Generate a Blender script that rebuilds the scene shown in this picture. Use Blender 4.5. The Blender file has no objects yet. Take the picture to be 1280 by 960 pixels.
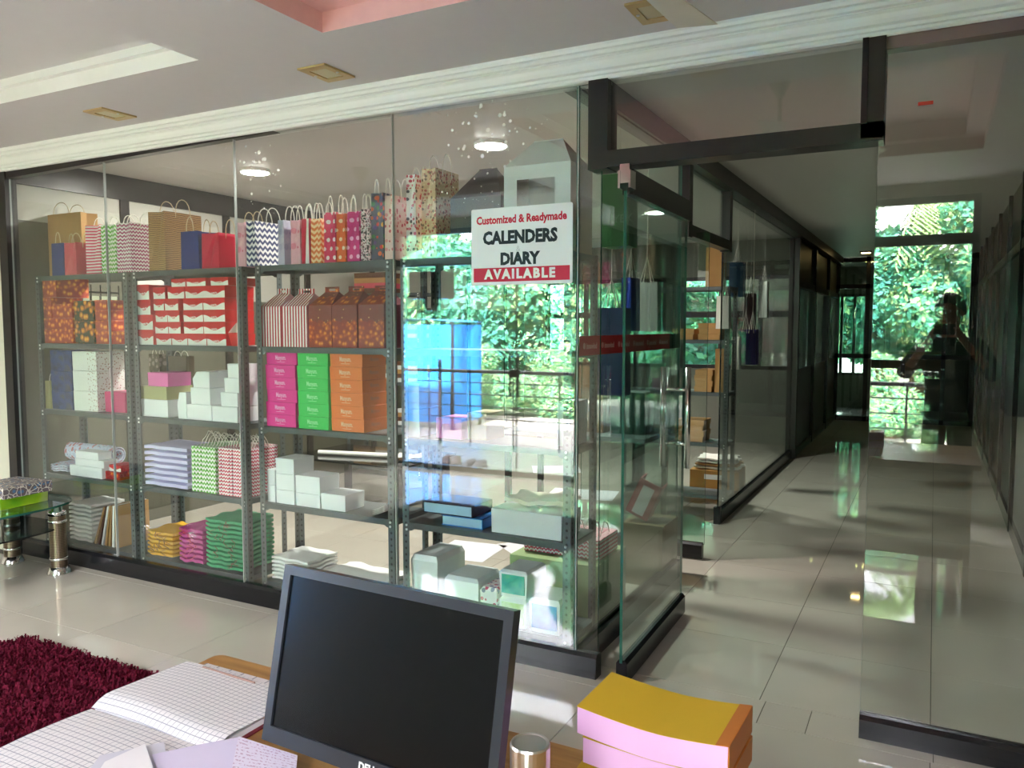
import bpy, math, random
import numpy as np
from mathutils import Vector, Matrix

# ------------------------------------------------------------------ camera, world, sun, exposure
S = bpy.context.scene
COL = S.collection
F, YAW, PIT, H = 1000.0, math.radians(27.8), math.radians(4.1), 1.5
cam_d = bpy.data.cameras.new('camera')
cam_d.sensor_fit = 'HORIZONTAL'; cam_d.sensor_width = 36.0
cam_d.lens = 36.0 * F / 1280.0
cam_d.clip_start = 0.003; cam_d.clip_end = 300
cam = bpy.data.objects.new('camera', cam_d); COL.objects.link(cam)
cam.location = (0, 0, H)
cam.rotation_euler = (math.radians(90) - PIT, 0, YAW)
S.camera = cam

world = bpy.data.worlds.new('hazy_sky'); S.world = world; world.use_nodes = True
bg = world.node_tree.nodes['Background']
bg.inputs[0].default_value = (0.97, 0.92, 1.0, 1); bg.inputs[1].default_value = 9.0
sun_d = bpy.data.lights.new('sun', 'SUN'); sun_d.energy = 42; sun_d.angle = 0.02; sun_d.color = (1, 0.97, 0.93)
sun = bpy.data.objects.new('sun', sun_d); COL.objects.link(sun)
sun.rotation_euler = (math.radians(-50), math.radians(14), 0)     # comes over the roof: lights the garden, not the room
S.view_settings.view_transform = 'Standard'; S.view_settings.look = 'None'
S.view_settings.gamma = 1.0; S.view_settings.use_curve_mapping = False
S.view_settings.exposure = 2.2
cy = S.cycles
cy.use_denoising = True
cy.max_bounces = 9; cy.diffuse_bounces = 5; cy.glossy_bounces = 5; cy.transmission_bounces = 6; cy.transparent_max_bounces = 40
cy.sample_clamp_indirect = 12.0; cy.caustics_reflective = False; cy.caustics_refractive = False

def portal(name, loc, sx, sz, rot):
    d = bpy.data.lights.new(name, 'AREA'); d.shape = 'RECTANGLE'; d.size = sx; d.size_y = sz
    d.cycles.is_portal = True
    o = bpy.data.objects.new(name, d); COL.objects.link(o); o.location = loc; o.rotation_euler = rot
    return o

# ------------------------------------------------------------------ helpers
_cy, _sy, _cp, _sp = math.cos(YAW), math.sin(YAW), math.cos(PIT), math.sin(PIT)
_FW = (-_sy * _cp, _cy * _cp, -_sp); _RT = (_cy, _sy, 0.0); _UP = (-_sy * _sp, _cy * _sp, _cp)
def P(px, py, x=None, y=None, z=None):
    a = (px - 640) / F; b = (480 - py) / F
    d = [_FW[i] + a * _RT[i] + b * _UP[i] for i in range(3)]
    t = x / d[0] if x is not None else (y / d[1] if y is not None else (z - H) / d[2])
    return (d[0] * t, d[1] * t, H + d[2] * t)

class MB:
    def __init__(s): s.v = []; s.f = []; s.m = []; s.uv = []
    def face(s, pts, uv=None, m=0):
        n = len(s.v); s.v += [tuple(p) for p in pts]; s.f.append(tuple(range(n, n + len(pts)))); s.m.append(m)
        if uv is None:
            a = Vector(pts[0]); b = Vector(pts[1]); c = Vector(pts[2]); nn = (b - a).cross(c - a)
            ax = max(range(3), key=lambda i: abs(nn[i]))
            ij = ((1, 2), (0, 2), (0, 1))[ax]
            uv = [(p[ij[0]], p[ij[1]]) for p in pts]
        s.uv.append([tuple(u) for u in uv]); return s
    def hexa(s, c, m=0, skip=()):
        # c: 8 corners, bottom ring 0-3 (front-left, front-right, back-right, back-left), top ring 4-7
        fs = {'bottom': (3, 2, 1, 0), 'top': (4, 5, 6, 7), 'front': (0, 1, 5, 4), 'right': (1, 2, 6, 5), 'back': (2, 3, 7, 6), 'left': (3, 0, 4, 7)}
        for k, q in fs.items():
            if k not in skip: s.face([c[i] for i in q], m=(m[k] if isinstance(m, dict) else m))
        return s
    def box(s, x0, x1, y0, y1, z0, z1, m=0, skip=()):
        return s.hexa([(x0, y0, z0), (x1, y0, z0), (x1, y1, z0), (x0, y1, z0), (x0, y0, z1), (x1, y0, z1), (x1, y1, z1), (x0, y1, z1)], m, skip)
    def prism(s, poly, a0, a1, axis='y', m=0):
        # poly in the two remaining axes (counter-clockwise), extruded along axis
        def pt(u, v, w): return {'x': (w, u, v), 'y': (u, w, v), 'z': (u, v, w)}[axis]
        A = [pt(u, v, a0) for u, v in poly]; B = [pt(u, v, a1) for u, v in poly]; n = len(poly)
        s.face(A[::-1], m=m); s.face(B, m=m)
        for i in range(n): s.face([A[i], A[(i + 1) % n], B[(i + 1) % n], B[i]], m=m)
        return s
    def lathe(s, prof, c=(0, 0), seg=20, m=0, cap=True):
        n0 = len(s.v); k = len(prof)
        for r, z in prof:
            for i in range(seg):
                t = 2 * math.pi * i / seg; s.v.append((c[0] + r * math.cos(t), c[1] + r * math.sin(t), z))
        for j in range(k - 1):
            for i in range(seg):
                a = n0 + j * seg + i; b = n0 + j * seg + (i + 1) % seg
                s.f.append((a, b, b + seg, a + seg)); s.m.append(m); s.uv.append([(i / seg, prof[j][1]), ((i + 1) / seg, prof[j][1]), ((i + 1) / seg, prof[j + 1][1]), (i / seg, prof[j + 1][1])])
        if cap:
            for base, rev in ((n0, True), (n0 + (k - 1) * seg, False)):
                r = [base + i for i in range(seg)]; r = r[::-1] if rev else r
                s.f.append(tuple(r)); s.m.append(m); s.uv.append([(s.v[i][0], s.v[i][1]) for i in r])
        return s
    def tube(s, pts, r, seg=6, m=0, closed=False):
        pts = [Vector(p) for p in pts]; n0 = len(s.v); n = len(pts)
        rr = r if isinstance(r, (list, tuple)) else [r] * n
        up = None
        for i, p in enumerate(pts):
            t = (pts[min(i + 1, n - 1)] - pts[max(i - 1, 0)]).normalized()
            if up is None:
                up = t.orthogonal().normalized()
            up = (up - t * up.dot(t)); up = up.normalized() if up.length > 1e-6 else t.orthogonal().normalized()
            sd = t.cross(up)
            for k in range(seg):
                a = 2 * math.pi * k / seg; q = p + (up * math.cos(a) + sd * math.sin(a)) * rr[i]; s.v.append(tuple(q))
        for i in range(n - 1):
            for k in range(seg):
                a = n0 + i * seg + k; b = n0 + i * seg + (k + 1) % seg
                s.f.append((a, b, b + seg, a + seg)); s.m.append(m); s.uv.append([(0, 0), (1, 0), (1, 1), (0, 1)])
        for base, rev in ((n0, True), (n0 + (n - 1) * seg, False)):
            q = [base + k for k in range(seg)]; q = q[::-1] if rev else q
            s.f.append(tuple(q)); s.m.append(m); s.uv.append([(0, 0)] * seg)
        return s
    def grid(s, fn, nu, nv, m=0):
        n0 = len(s.v)
        for j in range(nv + 1):
            for i in range(nu + 1): s.v.append(tuple(fn(i / nu, j / nv)))
        for j in range(nv):
            for i in range(nu):
                a = n0 + j * (nu + 1) + i; q = (a, a + 1, a + nu + 2, a + nu + 1)
                s.f.append(q); s.m.append(m); s.uv.append([(i / nu, j / nv), ((i + 1) / nu, j / nv), ((i + 1) / nu, (j + 1) / nv), (i / nu, (j + 1) / nv)])
        return s
    def mesh(s, name, mats, smooth=False):
        me = bpy.data.meshes.new(name); me.from_pydata(s.v, [], s.f)
        for mm in (mats if isinstance(mats, (list, tuple)) else [mats]): me.materials.append(mm)
        me.polygons.foreach_set('material_index', s.m)
        if smooth: me.polygons.foreach_set('use_smooth', [True] * len(s.f))
        ul = me.uv_layers.new(name='UVMap')
        ul.data.foreach_set('uv', [c for f in s.uv for u in f for c in u])
        me.update(); return me
    def build(s, name, mats, parent=None, loc=(0, 0, 0), rot=(0, 0, 0), smooth=False):
        return link(name, s.mesh(name, mats, smooth), parent, loc, rot)

def link(name, me, parent=None, loc=(0, 0, 0), rot=(0, 0, 0)):
    o = bpy.data.objects.new(name, me); COL.objects.link(o); o.location = loc; o.rotation_euler = rot
    if parent is not None: o.parent = parent
    return o
def tag(o, label, cat, group=None):
    o['label'] = label; o['category'] = cat
    if group: o['group'] = group
    return o
def thing(name, label, cat, loc=(0, 0, 0), rz=0, group=None):
    o = bpy.data.objects.new(name, None); COL.objects.link(o); o.location = loc; o.rotation_euler = (0, 0, rz)
    o.empty_display_size = 0.05
    return tag(o, label, cat, group)
def struct(o): o['kind'] = 'structure'; return o
def dup(root, loc=None, rot=None, label=None, group=None):
    r = root.copy(); COL.objects.link(r)
    if loc is not None: r.location = loc
    if rot is not None: r.rotation_euler = rot
    if label: r['label'] = label
    if group: r['group'] = group
    for ch in list(root.children):
        c = ch.copy(); COL.objects.link(c); c.parent = r
        for g in list(ch.children):
            d = g.copy(); COL.objects.link(d); d.parent = c
    return r

# ------------------------------------------------------------------ materials
def newmat(name):
    m = bpy.data.materials.new(name); m.use_nodes = True
    nt = m.node_tree; return m, nt, nt.nodes['Principled BSDF']
def MT(nt, op, a, b=None, c=None):
    n = nt.nodes.new('ShaderNodeMath'); n.operation = op
    for i, v in enumerate((a, b, c)):
        if v is None: continue
        if isinstance(v, (int, float)): n.inputs[i].default_value = v
        else: nt.links.new(v, n.inputs[i])
    return n.outputs[0]
def UVc(nt, kind='UV'):
    tc = nt.nodes.new('ShaderNodeTexCoord'); sp = nt.nodes.new('ShaderNodeSeparateXYZ')
    nt.links.new(tc.outputs[kind], sp.inputs[0]); return sp.outputs[0], sp.outputs[1], sp.outputs[2]
def MIX(nt, fac, a, b):
    n = nt.nodes.new('ShaderNodeMix'); n.data_type = 'RGBA'
    def put(sock, v):
        if isinstance(v, (tuple, list)): sock.default_value = (*v[:3], 1)
        elif isinstance(v, (int, float)): sock.default_value = v
        else: nt.links.new(v, sock)
    put(n.inputs[0], fac); put(n.inputs[6], a); put(n.inputs[7], b); return n.outputs[2]
def NOISE(nt, scale, detail=3, kind='Object', stretch=None):
    tc = nt.nodes.new('ShaderNodeTexCoord'); n = nt.nodes.new('ShaderNodeTexNoise'); n.inputs['Scale'].default_value = scale; n.inputs['Detail'].default_value = detail
    src = tc.outputs[kind]
    if stretch:
        mp = nt.nodes.new('ShaderNodeMapping'); mp.inputs['Scale'].default_value = stretch; nt.links.new(src, mp.inputs[0]); src = mp.outputs[0]
    nt.links.new(src, n.inputs['Vector']); return n.outputs[0]
def VOR(nt, scale, kind='UV', feature='F1', out='Distance'):
    tc = nt.nodes.new('ShaderNodeTexCoord'); n = nt.nodes.new('ShaderNodeTexVoronoi'); n.inputs['Scale'].default_value = scale; n.feature = feature
    nt.links.new(tc.outputs[kind], n.inputs['Vector']); return n.outputs[out]
def RAMP(nt, fac, stops):
    n = nt.nodes.new('ShaderNodeValToRGB'); e = n.color_ramp.elements
    while len(e) < len(stops): e.new(0.5)
    for i, (p, c) in enumerate(stops): e[i].position = p; e[i].color = (*c, 1)
    nt.links.new(fac, n.inputs[0]); return n.outputs[0]
_cache = {}
def srgb(r, g, b):
    f = lambda c: ((c / 255 + 0.055) / 1.055) ** 2.4 if c > 10 else c / 255 / 12.92
    return (f(r), f(g), f(b))
def plain(name, col, rough=0.6, metal=0.0, spec=0.4, vary=0.06, bump=0.0, scale=18, emit=0.0):
    if name in _cache: return _cache[name]
    m, nt, b = newmat(name)
    if vary:
        n = NOISE(nt, scale, 3)
        c = MIX(nt, n, tuple(x * (1 - vary) for x in col), tuple(min(1, x * (1 + vary)) for x in col)); nt.links.new(c, b.inputs['Base Color'])
    else: b.inputs['Base Color'].default_value = (*col, 1)
    b.inputs['Roughness'].default_value = rough; b.inputs['Metallic'].default_value = metal; b.inputs['Specular IOR Level'].default_value = spec
    if bump:
        bn = nt.nodes.new('ShaderNodeBump'); bn.inputs['Strength'].default_value = bump; bn.inputs['Distance'].default_value = 0.01
        nt.links.new(NOISE(nt, scale * 4, 4), bn.inputs['Height']); nt.links.new(bn.outputs[0], b.inputs['Normal'])
    if emit:
        b.inputs['Emission Color'].default_value = (*col, 1); b.inputs['Emission Strength'].default_value = emit
    _cache[name] = m; return m
def pat(name, fn, rough=0.55, spec=0.35, metal=0.0):
    if name in _cache: return _cache[name]
    m, nt, b = newmat(name); nt.links.new(fn(nt), b.inputs['Base Color'])
    b.inputs['Roughness'].default_value = rough; b.inputs['Specular IOR Level'].default_value = spec; b.inputs['Metallic'].default_value = metal
    _cache[name] = m; return m
def stripes(c1, c2, period, axis=0, duty=0.5):
    def fn(nt):
        u = UVc(nt)[axis]; return MIX(nt, MT(nt, 'LESS_THAN', MT(nt, 'FRACT', MT(nt, 'DIVIDE', u, period)), duty), c2, c1)
    return fn
def chevron(c1, c2, pv, pu, amp=0.5):
    def fn(nt):
        u, v, _ = UVc(nt); z = MT(nt, 'PINGPONG', MT(nt, 'DIVIDE', u, pu), 0.5)
        t = MT(nt, 'FRACT', MT(nt, 'ADD', MT(nt, 'DIVIDE', v, pv), MT(nt, 'MULTIPLY', z, amp * 2)))
        return MIX(nt, MT(nt, 'LESS_THAN', t, 0.5), c2, c1)
    return fn
def dots(c1, c2, p, r):
    def fn(nt):
        u, v, _ = UVc(nt); row = MT(nt, 'FLOOR', MT(nt, 'DIVIDE', v, p))
        uu = MT(nt, 'ADD', MT(nt, 'DIVIDE', u, p), MT(nt, 'MULTIPLY', row, 0.5))
        du = MT(nt, 'SUBTRACT', MT(nt, 'FRACT', uu), 0.5); dv = MT(nt, 'SUBTRACT', MT(nt, 'FRACT', MT(nt, 'DIVIDE', v, p)), 0.5)
        d = MT(nt, 'SQRT', MT(nt, 'ADD', MT(nt, 'MULTIPLY', du, du), MT(nt, 'MULTIPLY', dv, dv)))
        return MIX(nt, MT(nt, 'LESS_THAN', d, r / p), c1, c2)
    return fn
def blotch(stops, scale, kind='UV', detail=2):
    def fn(nt): return RAMP(nt, NOISE(nt, scale, detail, kind), stops)
    return fn
def florals(base, cols, scale):
    def fn(nt):
        d = VOR(nt, scale); c = VOR(nt, scale, out='Color')
        sp = nt.nodes.new('ShaderNodeSeparateColor'); nt.links.new(c, sp.inputs[0])
        n = len(cols); stops = [(i / n, k) for i, k in enumerate(cols)]
        r = RAMP(nt, sp.outputs[0], stops); r.node.color_ramp.interpolation = 'CONSTANT'
        return MIX(nt, MT(nt, 'LESS_THAN', d, 0.42), base, r)
    return fn
def glass_mat(name, tint=(0.93, 0.97, 0.95), r0=0.045, dusty=False):
    m = bpy.data.materials.new(name); m.use_nodes = True; nt = m.node_tree
    nt.nodes.remove(nt.nodes['Principled BSDF']); out = nt.nodes['Material Output']
    tr = nt.nodes.new('ShaderNodeBsdfTransparent'); tr.inputs[0].default_value = (*tint, 1)
    gl = nt.nodes.new('ShaderNodeBsdfGlossy'); gl.inputs['Roughness'].default_value = 0.0; gl.inputs[0].default_value = (1, 1, 1, 1)
    lw = nt.nodes.new('ShaderNodeLayerWeight'); lw.inputs[0].default_value = 0.5
    fac = MT(nt, 'ADD', MT(nt, 'MULTIPLY', MT(nt, 'POWER', lw.outputs['Facing'], 5.0), 1 - r0), r0)
    mx = nt.nodes.new('ShaderNodeMixShader'); nt.links.new(fac, mx.inputs[0]); nt.links.new(tr.outputs[0], mx.inputs[1]); nt.links.new(gl.outputs[0], mx.inputs[2])
    res = mx.outputs[0]
    if dusty:   # dried water spots and lime specks on the big panes
        geo = nt.nodes.new('ShaderNodeNewGeometry'); sp = nt.nodes.new('ShaderNodeSeparateXYZ'); nt.links.new(geo.outputs['Position'], sp.inputs[0])
        msk = None
        for cx, cz, rad in ((-3.12, 2.36, 0.40), (-1.78, 2.34, 0.46)):
            dx = MT(nt, 'SUBTRACT', sp.outputs[0], cx); dz = MT(nt, 'SUBTRACT', sp.outputs[2], cz)
            d = MT(nt, 'SQRT', MT(nt, 'ADD', MT(nt, 'MULTIPLY', dx, dx), MT(nt, 'MULTIPLY', dz, dz)))
            k = MT(nt, 'MAXIMUM', MT(nt, 'SUBTRACT', 1.0, MT(nt, 'DIVIDE', d, rad)), 0.0)
            msk = k if msk is None else MT(nt, 'MAXIMUM', msk, k)
        vo = nt.nodes.new('ShaderNodeTexVoronoi'); vo.inputs['Scale'].default_value = 34; nt.links.new(geo.outputs['Position'], vo.inputs['Vector'])
        sc = nt.nodes.new('ShaderNodeSeparateColor'); nt.links.new(vo.outputs['Color'], sc.inputs[0])
        spot = MT(nt, 'LESS_THAN', vo.outputs['Distance'], MT(nt, 'MULTIPLY', MT(nt, 'MULTIPLY', msk, 0.42), MT(nt, 'POWER', sc.outputs[0], 2.0)))
        df = nt.nodes.new('ShaderNodeBsdfTranslucent'); df.inputs[0].default_value = (0.9, 0.92, 0.88, 1)
        d2 = nt.nodes.new('ShaderNodeBsdfDiffuse'); d2.inputs[0].default_value = (0.9, 0.92, 0.88, 1)
        ad = nt.nodes.new('ShaderNodeMixShader'); nt.links.new(df.outputs[0], ad.inputs[1]); nt.links.new(d2.outputs[0], ad.inputs[2])
        m2 = nt.nodes.new('ShaderNodeMixShader'); nt.links.new(MT(nt, 'MULTIPLY', spot, 0.75), m2.inputs[0]); nt.links.new(res, m2.inputs[1]); nt.links.new(ad.outputs[0], m2.inputs[2]); res = m2.outputs[0]
    nt.links.new(res, out.inputs[0]); return m

G_PANE = glass_mat('clear_glass', (0.95, 0.97, 0.96), 0.063, True)
G_DOOR = glass_mat('door_glass', (0.88, 0.94, 0.92), 0.045)
G_WIN = glass_mat('tinted_window_glass', (0.94, 0.965, 0.96), 0.03)
G_DARK = glass_mat('dark_glass', (0.45, 0.55, 0.52), 0.06)
G_EDGE = plain('glass_edge', srgb(38, 92, 78), 0.1, 0, 0.5, 0.1)
G_EDGE_PALE = plain('glass_joint', srgb(170, 176, 172), 0.3, 0, 0.5, 0.05)
ALU = plain('dark_bronze_aluminium', srgb(44, 41, 40), 0.32, 0.3, 0.5, 0.08)
BLACK = plain('black_rail', srgb(24, 24, 27), 0.22, 0.2, 0.5, 0.05)
CHROME = plain('polished_steel', (0.72, 0.72, 0.72), 0.14, 1.0, 0.5, 0.03)
STEEL = plain('brushed_steel', (0.62, 0.61, 0.58), 0.28, 1.0, 0.5, 0.06)
WHITE_PAINT = plain('white_plaster', srgb(226, 224, 220), 0.6, 0, 0.3, 0.03)
CEIL = plain('ceiling_paint', srgb(206, 202, 202), 0.7, 0, 0.25, 0.02)
CEIL_IN = plain('showroom_ceiling_paint', srgb(196, 194, 190), 0.45, 0, 0.35, 0.03)
CORNICE = plain('cornice_gloss_white', srgb(236, 236, 232), 0.35, 0, 0.4, 0.02)
PINK = plain('tray_pink', srgb(230, 184, 182), 0.55, 0, 0.3, 0.08)
WALLC = plain('cream_wall', srgb(205, 200, 184), 0.6, 0, 0.3, 0.04)
WALL_DK = plain('olive_laminate', srgb(92, 92, 78), 0.4, 0, 0.35, 0.06)
PANEL_W = plain('white_infill_panel', srgb(190, 188, 178), 0.5, 0, 0.35, 0.03)
PANEL_G = plain('grey_infill_panel', srgb(120, 124, 126), 0.4, 0, 0.35, 0.04)
# ------------------------------------------------------------------ the setting: floor, ceilings, walls
GY = 3.09            # front face of the glass front
XL, XR, YB = -7.1, 0.55, -0.75
XP, XC, YF, YE = -5.33, -1.37, 10.5, 13.8   # left partition, corridor partition, showroom far wall, corridor end
CZ = 2.6

def tile_fn(nt):
    oi = nt.nodes.new('ShaderNodeObjectInfo')
    n = NOISE(nt, 2.5, 4)
    c = MIX(nt, n, srgb(188, 180, 166), srgb(202, 195, 182))
    return MIX(nt, MT(nt, 'MULTIPLY', oi.outputs['Random'], 0.35), c, srgb(182, 175, 162))
TILE = pat('polished_vitrified_tile', tile_fn, 0.035, 0.75)
GROUT = plain('grout', srgb(92, 88, 80), 0.8)
fl = struct(MB().box(XL, XR + 0.1, YB, 16.2, -0.06, -0.0045).build('floor', GROUT))
fl['label'] = 'polished beige tile floor'
def tiles(xs, ys):
    full = {}
    for i in range(len(xs) - 1):
        for j in range(len(ys) - 1):
            w, d = xs[i + 1] - xs[i] - 0.003, ys[j + 1] - ys[j] - 0.003
            if w < 0.02 or d < 0.02: continue
            k = (round(w, 3), round(d, 3))
            if k not in full: full[k] = MB().box(0, w, 0, d, -0.004, 0, skip=('bottom',)).mesh('tile', TILE)
            link('tile', full[k], fl, (xs[i] + 0.0015, ys[j] + 0.0015, 0))
T = 0.61
jx = lambda a, b: [a] + [x for x in [-0.575 + T * k for k in range(-14, 4)] if a + 0.02 < x < b - 0.02] + [b]
tiles(jx(XL, XR), [YB] + [3.03 - T * k for k in range(6, -1, -1)])
tiles([XP, -4.235, -3.015, -1.795, -0.55, -0.375, 0.045, XR], [3.03, 3.23])
tiles(jx(XP, XR), [3.23 + T * k for k in range(0, 18)] + [YE])

# front ceiling with two raised trays
TR = ((-5.03, -2.73, 0.42, 2.4, 0), (-2.07, 0.23, 0.42, 2.4, 1))
mb = MB()
xs = [XL, TR[0][0], TR[0][1], TR[1][0], TR[1][1], XR]; ys = [YB, 0.42, 2.4, 3.1]
for i in range(5):
    for j in range(3):
        if not (j == 1 and i in (1, 3)): mb.face([(xs[i], ys[j], CZ), (xs[i], ys[j + 1], CZ), (xs[i + 1], ys[j + 1], CZ), (xs[i + 1], ys[j], CZ)])
mb.box(XL, XR, YB, 3.1, 2.95, 3.0)
for x0, x1, y0, y1, k in TR:
    a, b, z0, z1, z2 = (0.0, 0.10, CZ, 2.675, 2.78) if k else (0.0, 0.03, CZ, 2.665, 2.70)
    R0 = [(x0, y0), (x1, y0), (x1, y1), (x0, y1)]; R1 = [(x0 + b, y0 + b), (x1 - b, y0 + b), (x1 - b, y1 - b), (x0 + b, y1 - b)]
    for q in range(4):
        p, r = R0[q], R0[(q + 1) % 4]; p1, r1 = R1[q], R1[(q + 1) % 4]
        mb.face([(*p, z0), (*r, z0), (*r, z1), (*p, z1)], m=(1 if k else 2))
        mb.face([(*p, z1), (*r, z1), (*r1, z1), (*p1, z1)], m=(1 if k else 2))
        mb.face([(*p1, z1), (*r1, z1), (*r1, z2), (*p1, z2)], m=(1 if k else 2))
    mb.face([(*R1[0], z2), (*R1[1], z2), (*R1[2], z2), (*R1[3], z2)], m=(1 if k else 0))
struct(mb.build('ceiling', [CEIL, PINK, WHITE_PAINT]))
struct(MB().box(XP - 0.2, XR, 3.17, 16.2, CZ, CZ + 0.1).build('ceiling_showroom', CEIL_IN))
# cornice over the glass, run of ogee mouldings
prof = [(3.09, 2.49), (3.074, 2.487), (3.066, 2.493), (3.066, 2.500), (3.072, 2.501), (3.072, 2.504), (3.060, 2.506), (3.056, 2.514), (3.062, 2.516), (3.062, 2.519), (3.046, 2.523), (3.036, 2.534), (3.028, 2.548), (3.014, 2.556), (3.018, 2.558), (3.018, 2.562), (3.000, 2.564), (2.992, 2.572), (2.998, 2.574), (2.998, 2.578), (2.984, 2.580), (2.978, 2.590), (2.978, CZ), (3.12, CZ), (3.12, 2.49)]
struct(MB().prism(prof[::-1], XL, XR, 'x').build('trim_1', CORNICE))
struct(MB().box(XP, XR, 3.12, 3.17, 2.49, CZ).build('trim_2', CORNICE))

# walls of the front office
def wall_with_holes(name, mat, x0, x1, y0, y1, holes, ztop=CZ, axis='x', z0=0.0):
    mb = MB(); cur = x0
    def add(a, b, za, zb):
        if b - a > 1e-4 and zb - za > 1e-4:
            mb.box(a, b, y0, y1, za, zb) if axis == 'x' else mb.box(y0, y1, a, b, za, zb)
    for a, b, za, zb in sorted(holes):
        add(cur, a, z0, ztop); add(a, b, z0, za); add(a, b, zb, ztop); cur = b
    add(cur, x1, z0, ztop)
    return struct(mb.build(name, mat))
B1 = (-5.10, -2.98); B2 = (-0.58, 0.28)
wall_with_holes('wall_back', WALLC, XL - 0.15, XR + 0.15, YB - 0.18, YB, [(*B1, 0.0, 2.5), (*B2, 0.0, 2.5)], 3.0)
struct(MB().box(XL - 0.15, XL, YB, 3.3, 0, 3.0).build('wall_left', WALLC))
struct(MB().box(XR, XR + 0.15, YB, 3.15, 0, 3.0).build('wall_right', plain('olive_wall', srgb(150, 146, 124), 0.5, 0, 0.35, 0.05)))
struct(MB().box(XL, -5.385, 3.09, 3.25, 0, CZ).build('wall_front', WALLC))
# glazed openings behind the desk
def window_frame(n, x0, x1, y, z0, z1, muls, bars, glass=G_WIN, t=0.05, mat=ALU):
    w = struct(MB().box(x0, x1, y - 0.012, y - 0.006, z0 + 0.01, z1).build('window_%d' % n, glass))
    for a in [x0] + list(muls) + [x1 - t]:
        MB().box(a, a + t, y - 0.045, y + 0.025, z0, z1).build('mullion', mat, w)
    for b in [z0] + list(bars) + [z1 - t]:
        MB().box(x0 + t, x1 - t, y - 0.04, y + 0.02, b, b + t * (1.6 if b in bars else 1)).build('transom', mat, w)
    return w
w1 = window_frame(1, *B1, YB - 0.06, 0.0, 2.5, (), (2.13,))
w2 = window_frame(2, *B2, YB - 0.06, 0.0, 2.5, (), (2.13,))
MB().box(-0.53, 0.23, YB - 0.105, YB - 0.02, 1.17, 1.235).build('push_bar', BLACK, w2)
mb = MB().box(-3.665, -3.655, YB - 0.062, YB - 0.046, 0.05, 2.13); mb.build('door_gap', BLACK, w1)
for s in (-0.045, 0.045):
    m = MB().tube([(-3.66 + s, YB, 0.80), (-3.66 + s, YB, 1.24)], 0.011, 8)
    m.tube([(-3.66 + s, YB, 0.95), (-3.66 + s, YB - 0.05, 0.95)], 0.008, 6); m.tube([(-3.66 + s, YB, 1.14), (-3.66 + s, YB - 0.05, 1.14)], 0.008, 6)
    m.build('door_pull', BLACK, w1)
MB().box(-3.70, -3.62, YB - 0.05, YB + 0.005, 1.0, 1.07).build('lock_case', BLACK, w1)
portal('daylight_portal_doors', (sum(B1) / 2, YB - 0.2, 1.25), B1[1] - B1[0], 2.5, (math.radians(90), 0, 0))
portal('daylight_portal_window', (sum(B2) / 2, YB - 0.2, 1.25), B2[1] - B2[0], 2.5, (math.radians(90), 0, 0))

# ---- glass front: base rail, joints, panes
trim = struct(MB().prism([(GY, 0), (GY + 0.06, 0), (GY + 0.06, 0.098), (GY + 0.045, 0.105), (GY + 0.012, 0.105), (GY, 0.09)], XP, -1.226, 'x').build('trim_3', BLACK))
struct(MB().prism([(GY, 0), (GY + 0.06, 0), (GY + 0.06, 0.075), (GY + 0.045, 0.085), (GY + 0.012, 0.085), (GY, 0.07)], -0.197, XR, 'x').build('trim_4', BLACK))
struct(MB().box(-5.385, -5.30, GY - 0.005, GY + 0.07, 0, 2.49).build('trim_5', ALU))
struct(MB().prism([(-5.30, 2.448), (-3.0, 2.4885), (-3.0, 2.49), (-5.30, 2.49)], GY + 0.005, GY + 0.055, 'y').build('trim_6', ALU))
JX = [-5.30, -4.36, -3.30, -2.275, -1.33, -1.226]
n = 3
panes = []
for i in range(5):
    x0, x1 = JX[i] + 0.002, JX[i + 1] - 0.002
    mb = MB(); mb.box(x0, x1, GY + 0.022, GY + 0.034, 0.10, 2.49, m={'front': 0, 'back': 0, 'left': 1, 'right': 1, 'top': 1, 'bottom': 1})
    p = struct(mb.build('window_%d' % n, [G_PANE, G_EDGE_PALE if i < 4 else G_EDGE])); n += 1; panes.append(p)
    if i < 4: MB().box(JX[i + 1] - 0.0018, JX[i + 1] + 0.0018, GY + 0.0205, GY + 0.0355, 0.105, 2.49).build('silicone_joint', G_EDGE_PALE, p)
p = struct(MB().box(-0.197, XR, GY + 0.022, GY + 0.034, 0.08, 2.45, m={'front': 0, 'back': 0, 'left': 1, 'right': 1, 'top': 1, 'bottom': 1}).build('window_%d' % n, [G_PANE, G_EDGE_PALE])); n += 1
sx, _, sz = P(1157, 129, y=GY + 0.02)
MB().box(sx - 0.023, sx + 0.023, GY + 0.019, GY + 0.0215, sz - 0.006, sz + 0.006).build('red_sticker', plain('sticker_red', srgb(200, 60, 48), 0.5), p)
struct(MB().box(-0.18, XR, GY, GY + 0.06, 2.448, 2.495).build('trim_7', plain('dull_pink_rail', srgb(128, 104, 100), 0.4)))
# door frame: posts and transom with its glass
f = MB().box(-1.27, -1.187, GY - 0.02, GY + 0.09, 2.135, 2.495); dfm = struct(f.build('door_1', ALU))
MB().box(-0.252, -0.178, GY - 0.02, GY + 0.09, 2.15, 2.498).build('post', ALU, dfm)
MB().box(-1.187, -0.178, GY - 0.02, GY + 0.09, 2.14, 2.205).build('transom', ALU, dfm)
MB().box(-0.252, -0.232, GY - 0.026, GY + 0.08, 2.20, 2.49).build('post_rib', BLACK, dfm)
MB().box(-1.187, -0.252, GY + 0.022, GY + 0.032, 2.205, 2.49).build('transom_glass', G_PANE, dfm)

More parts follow.
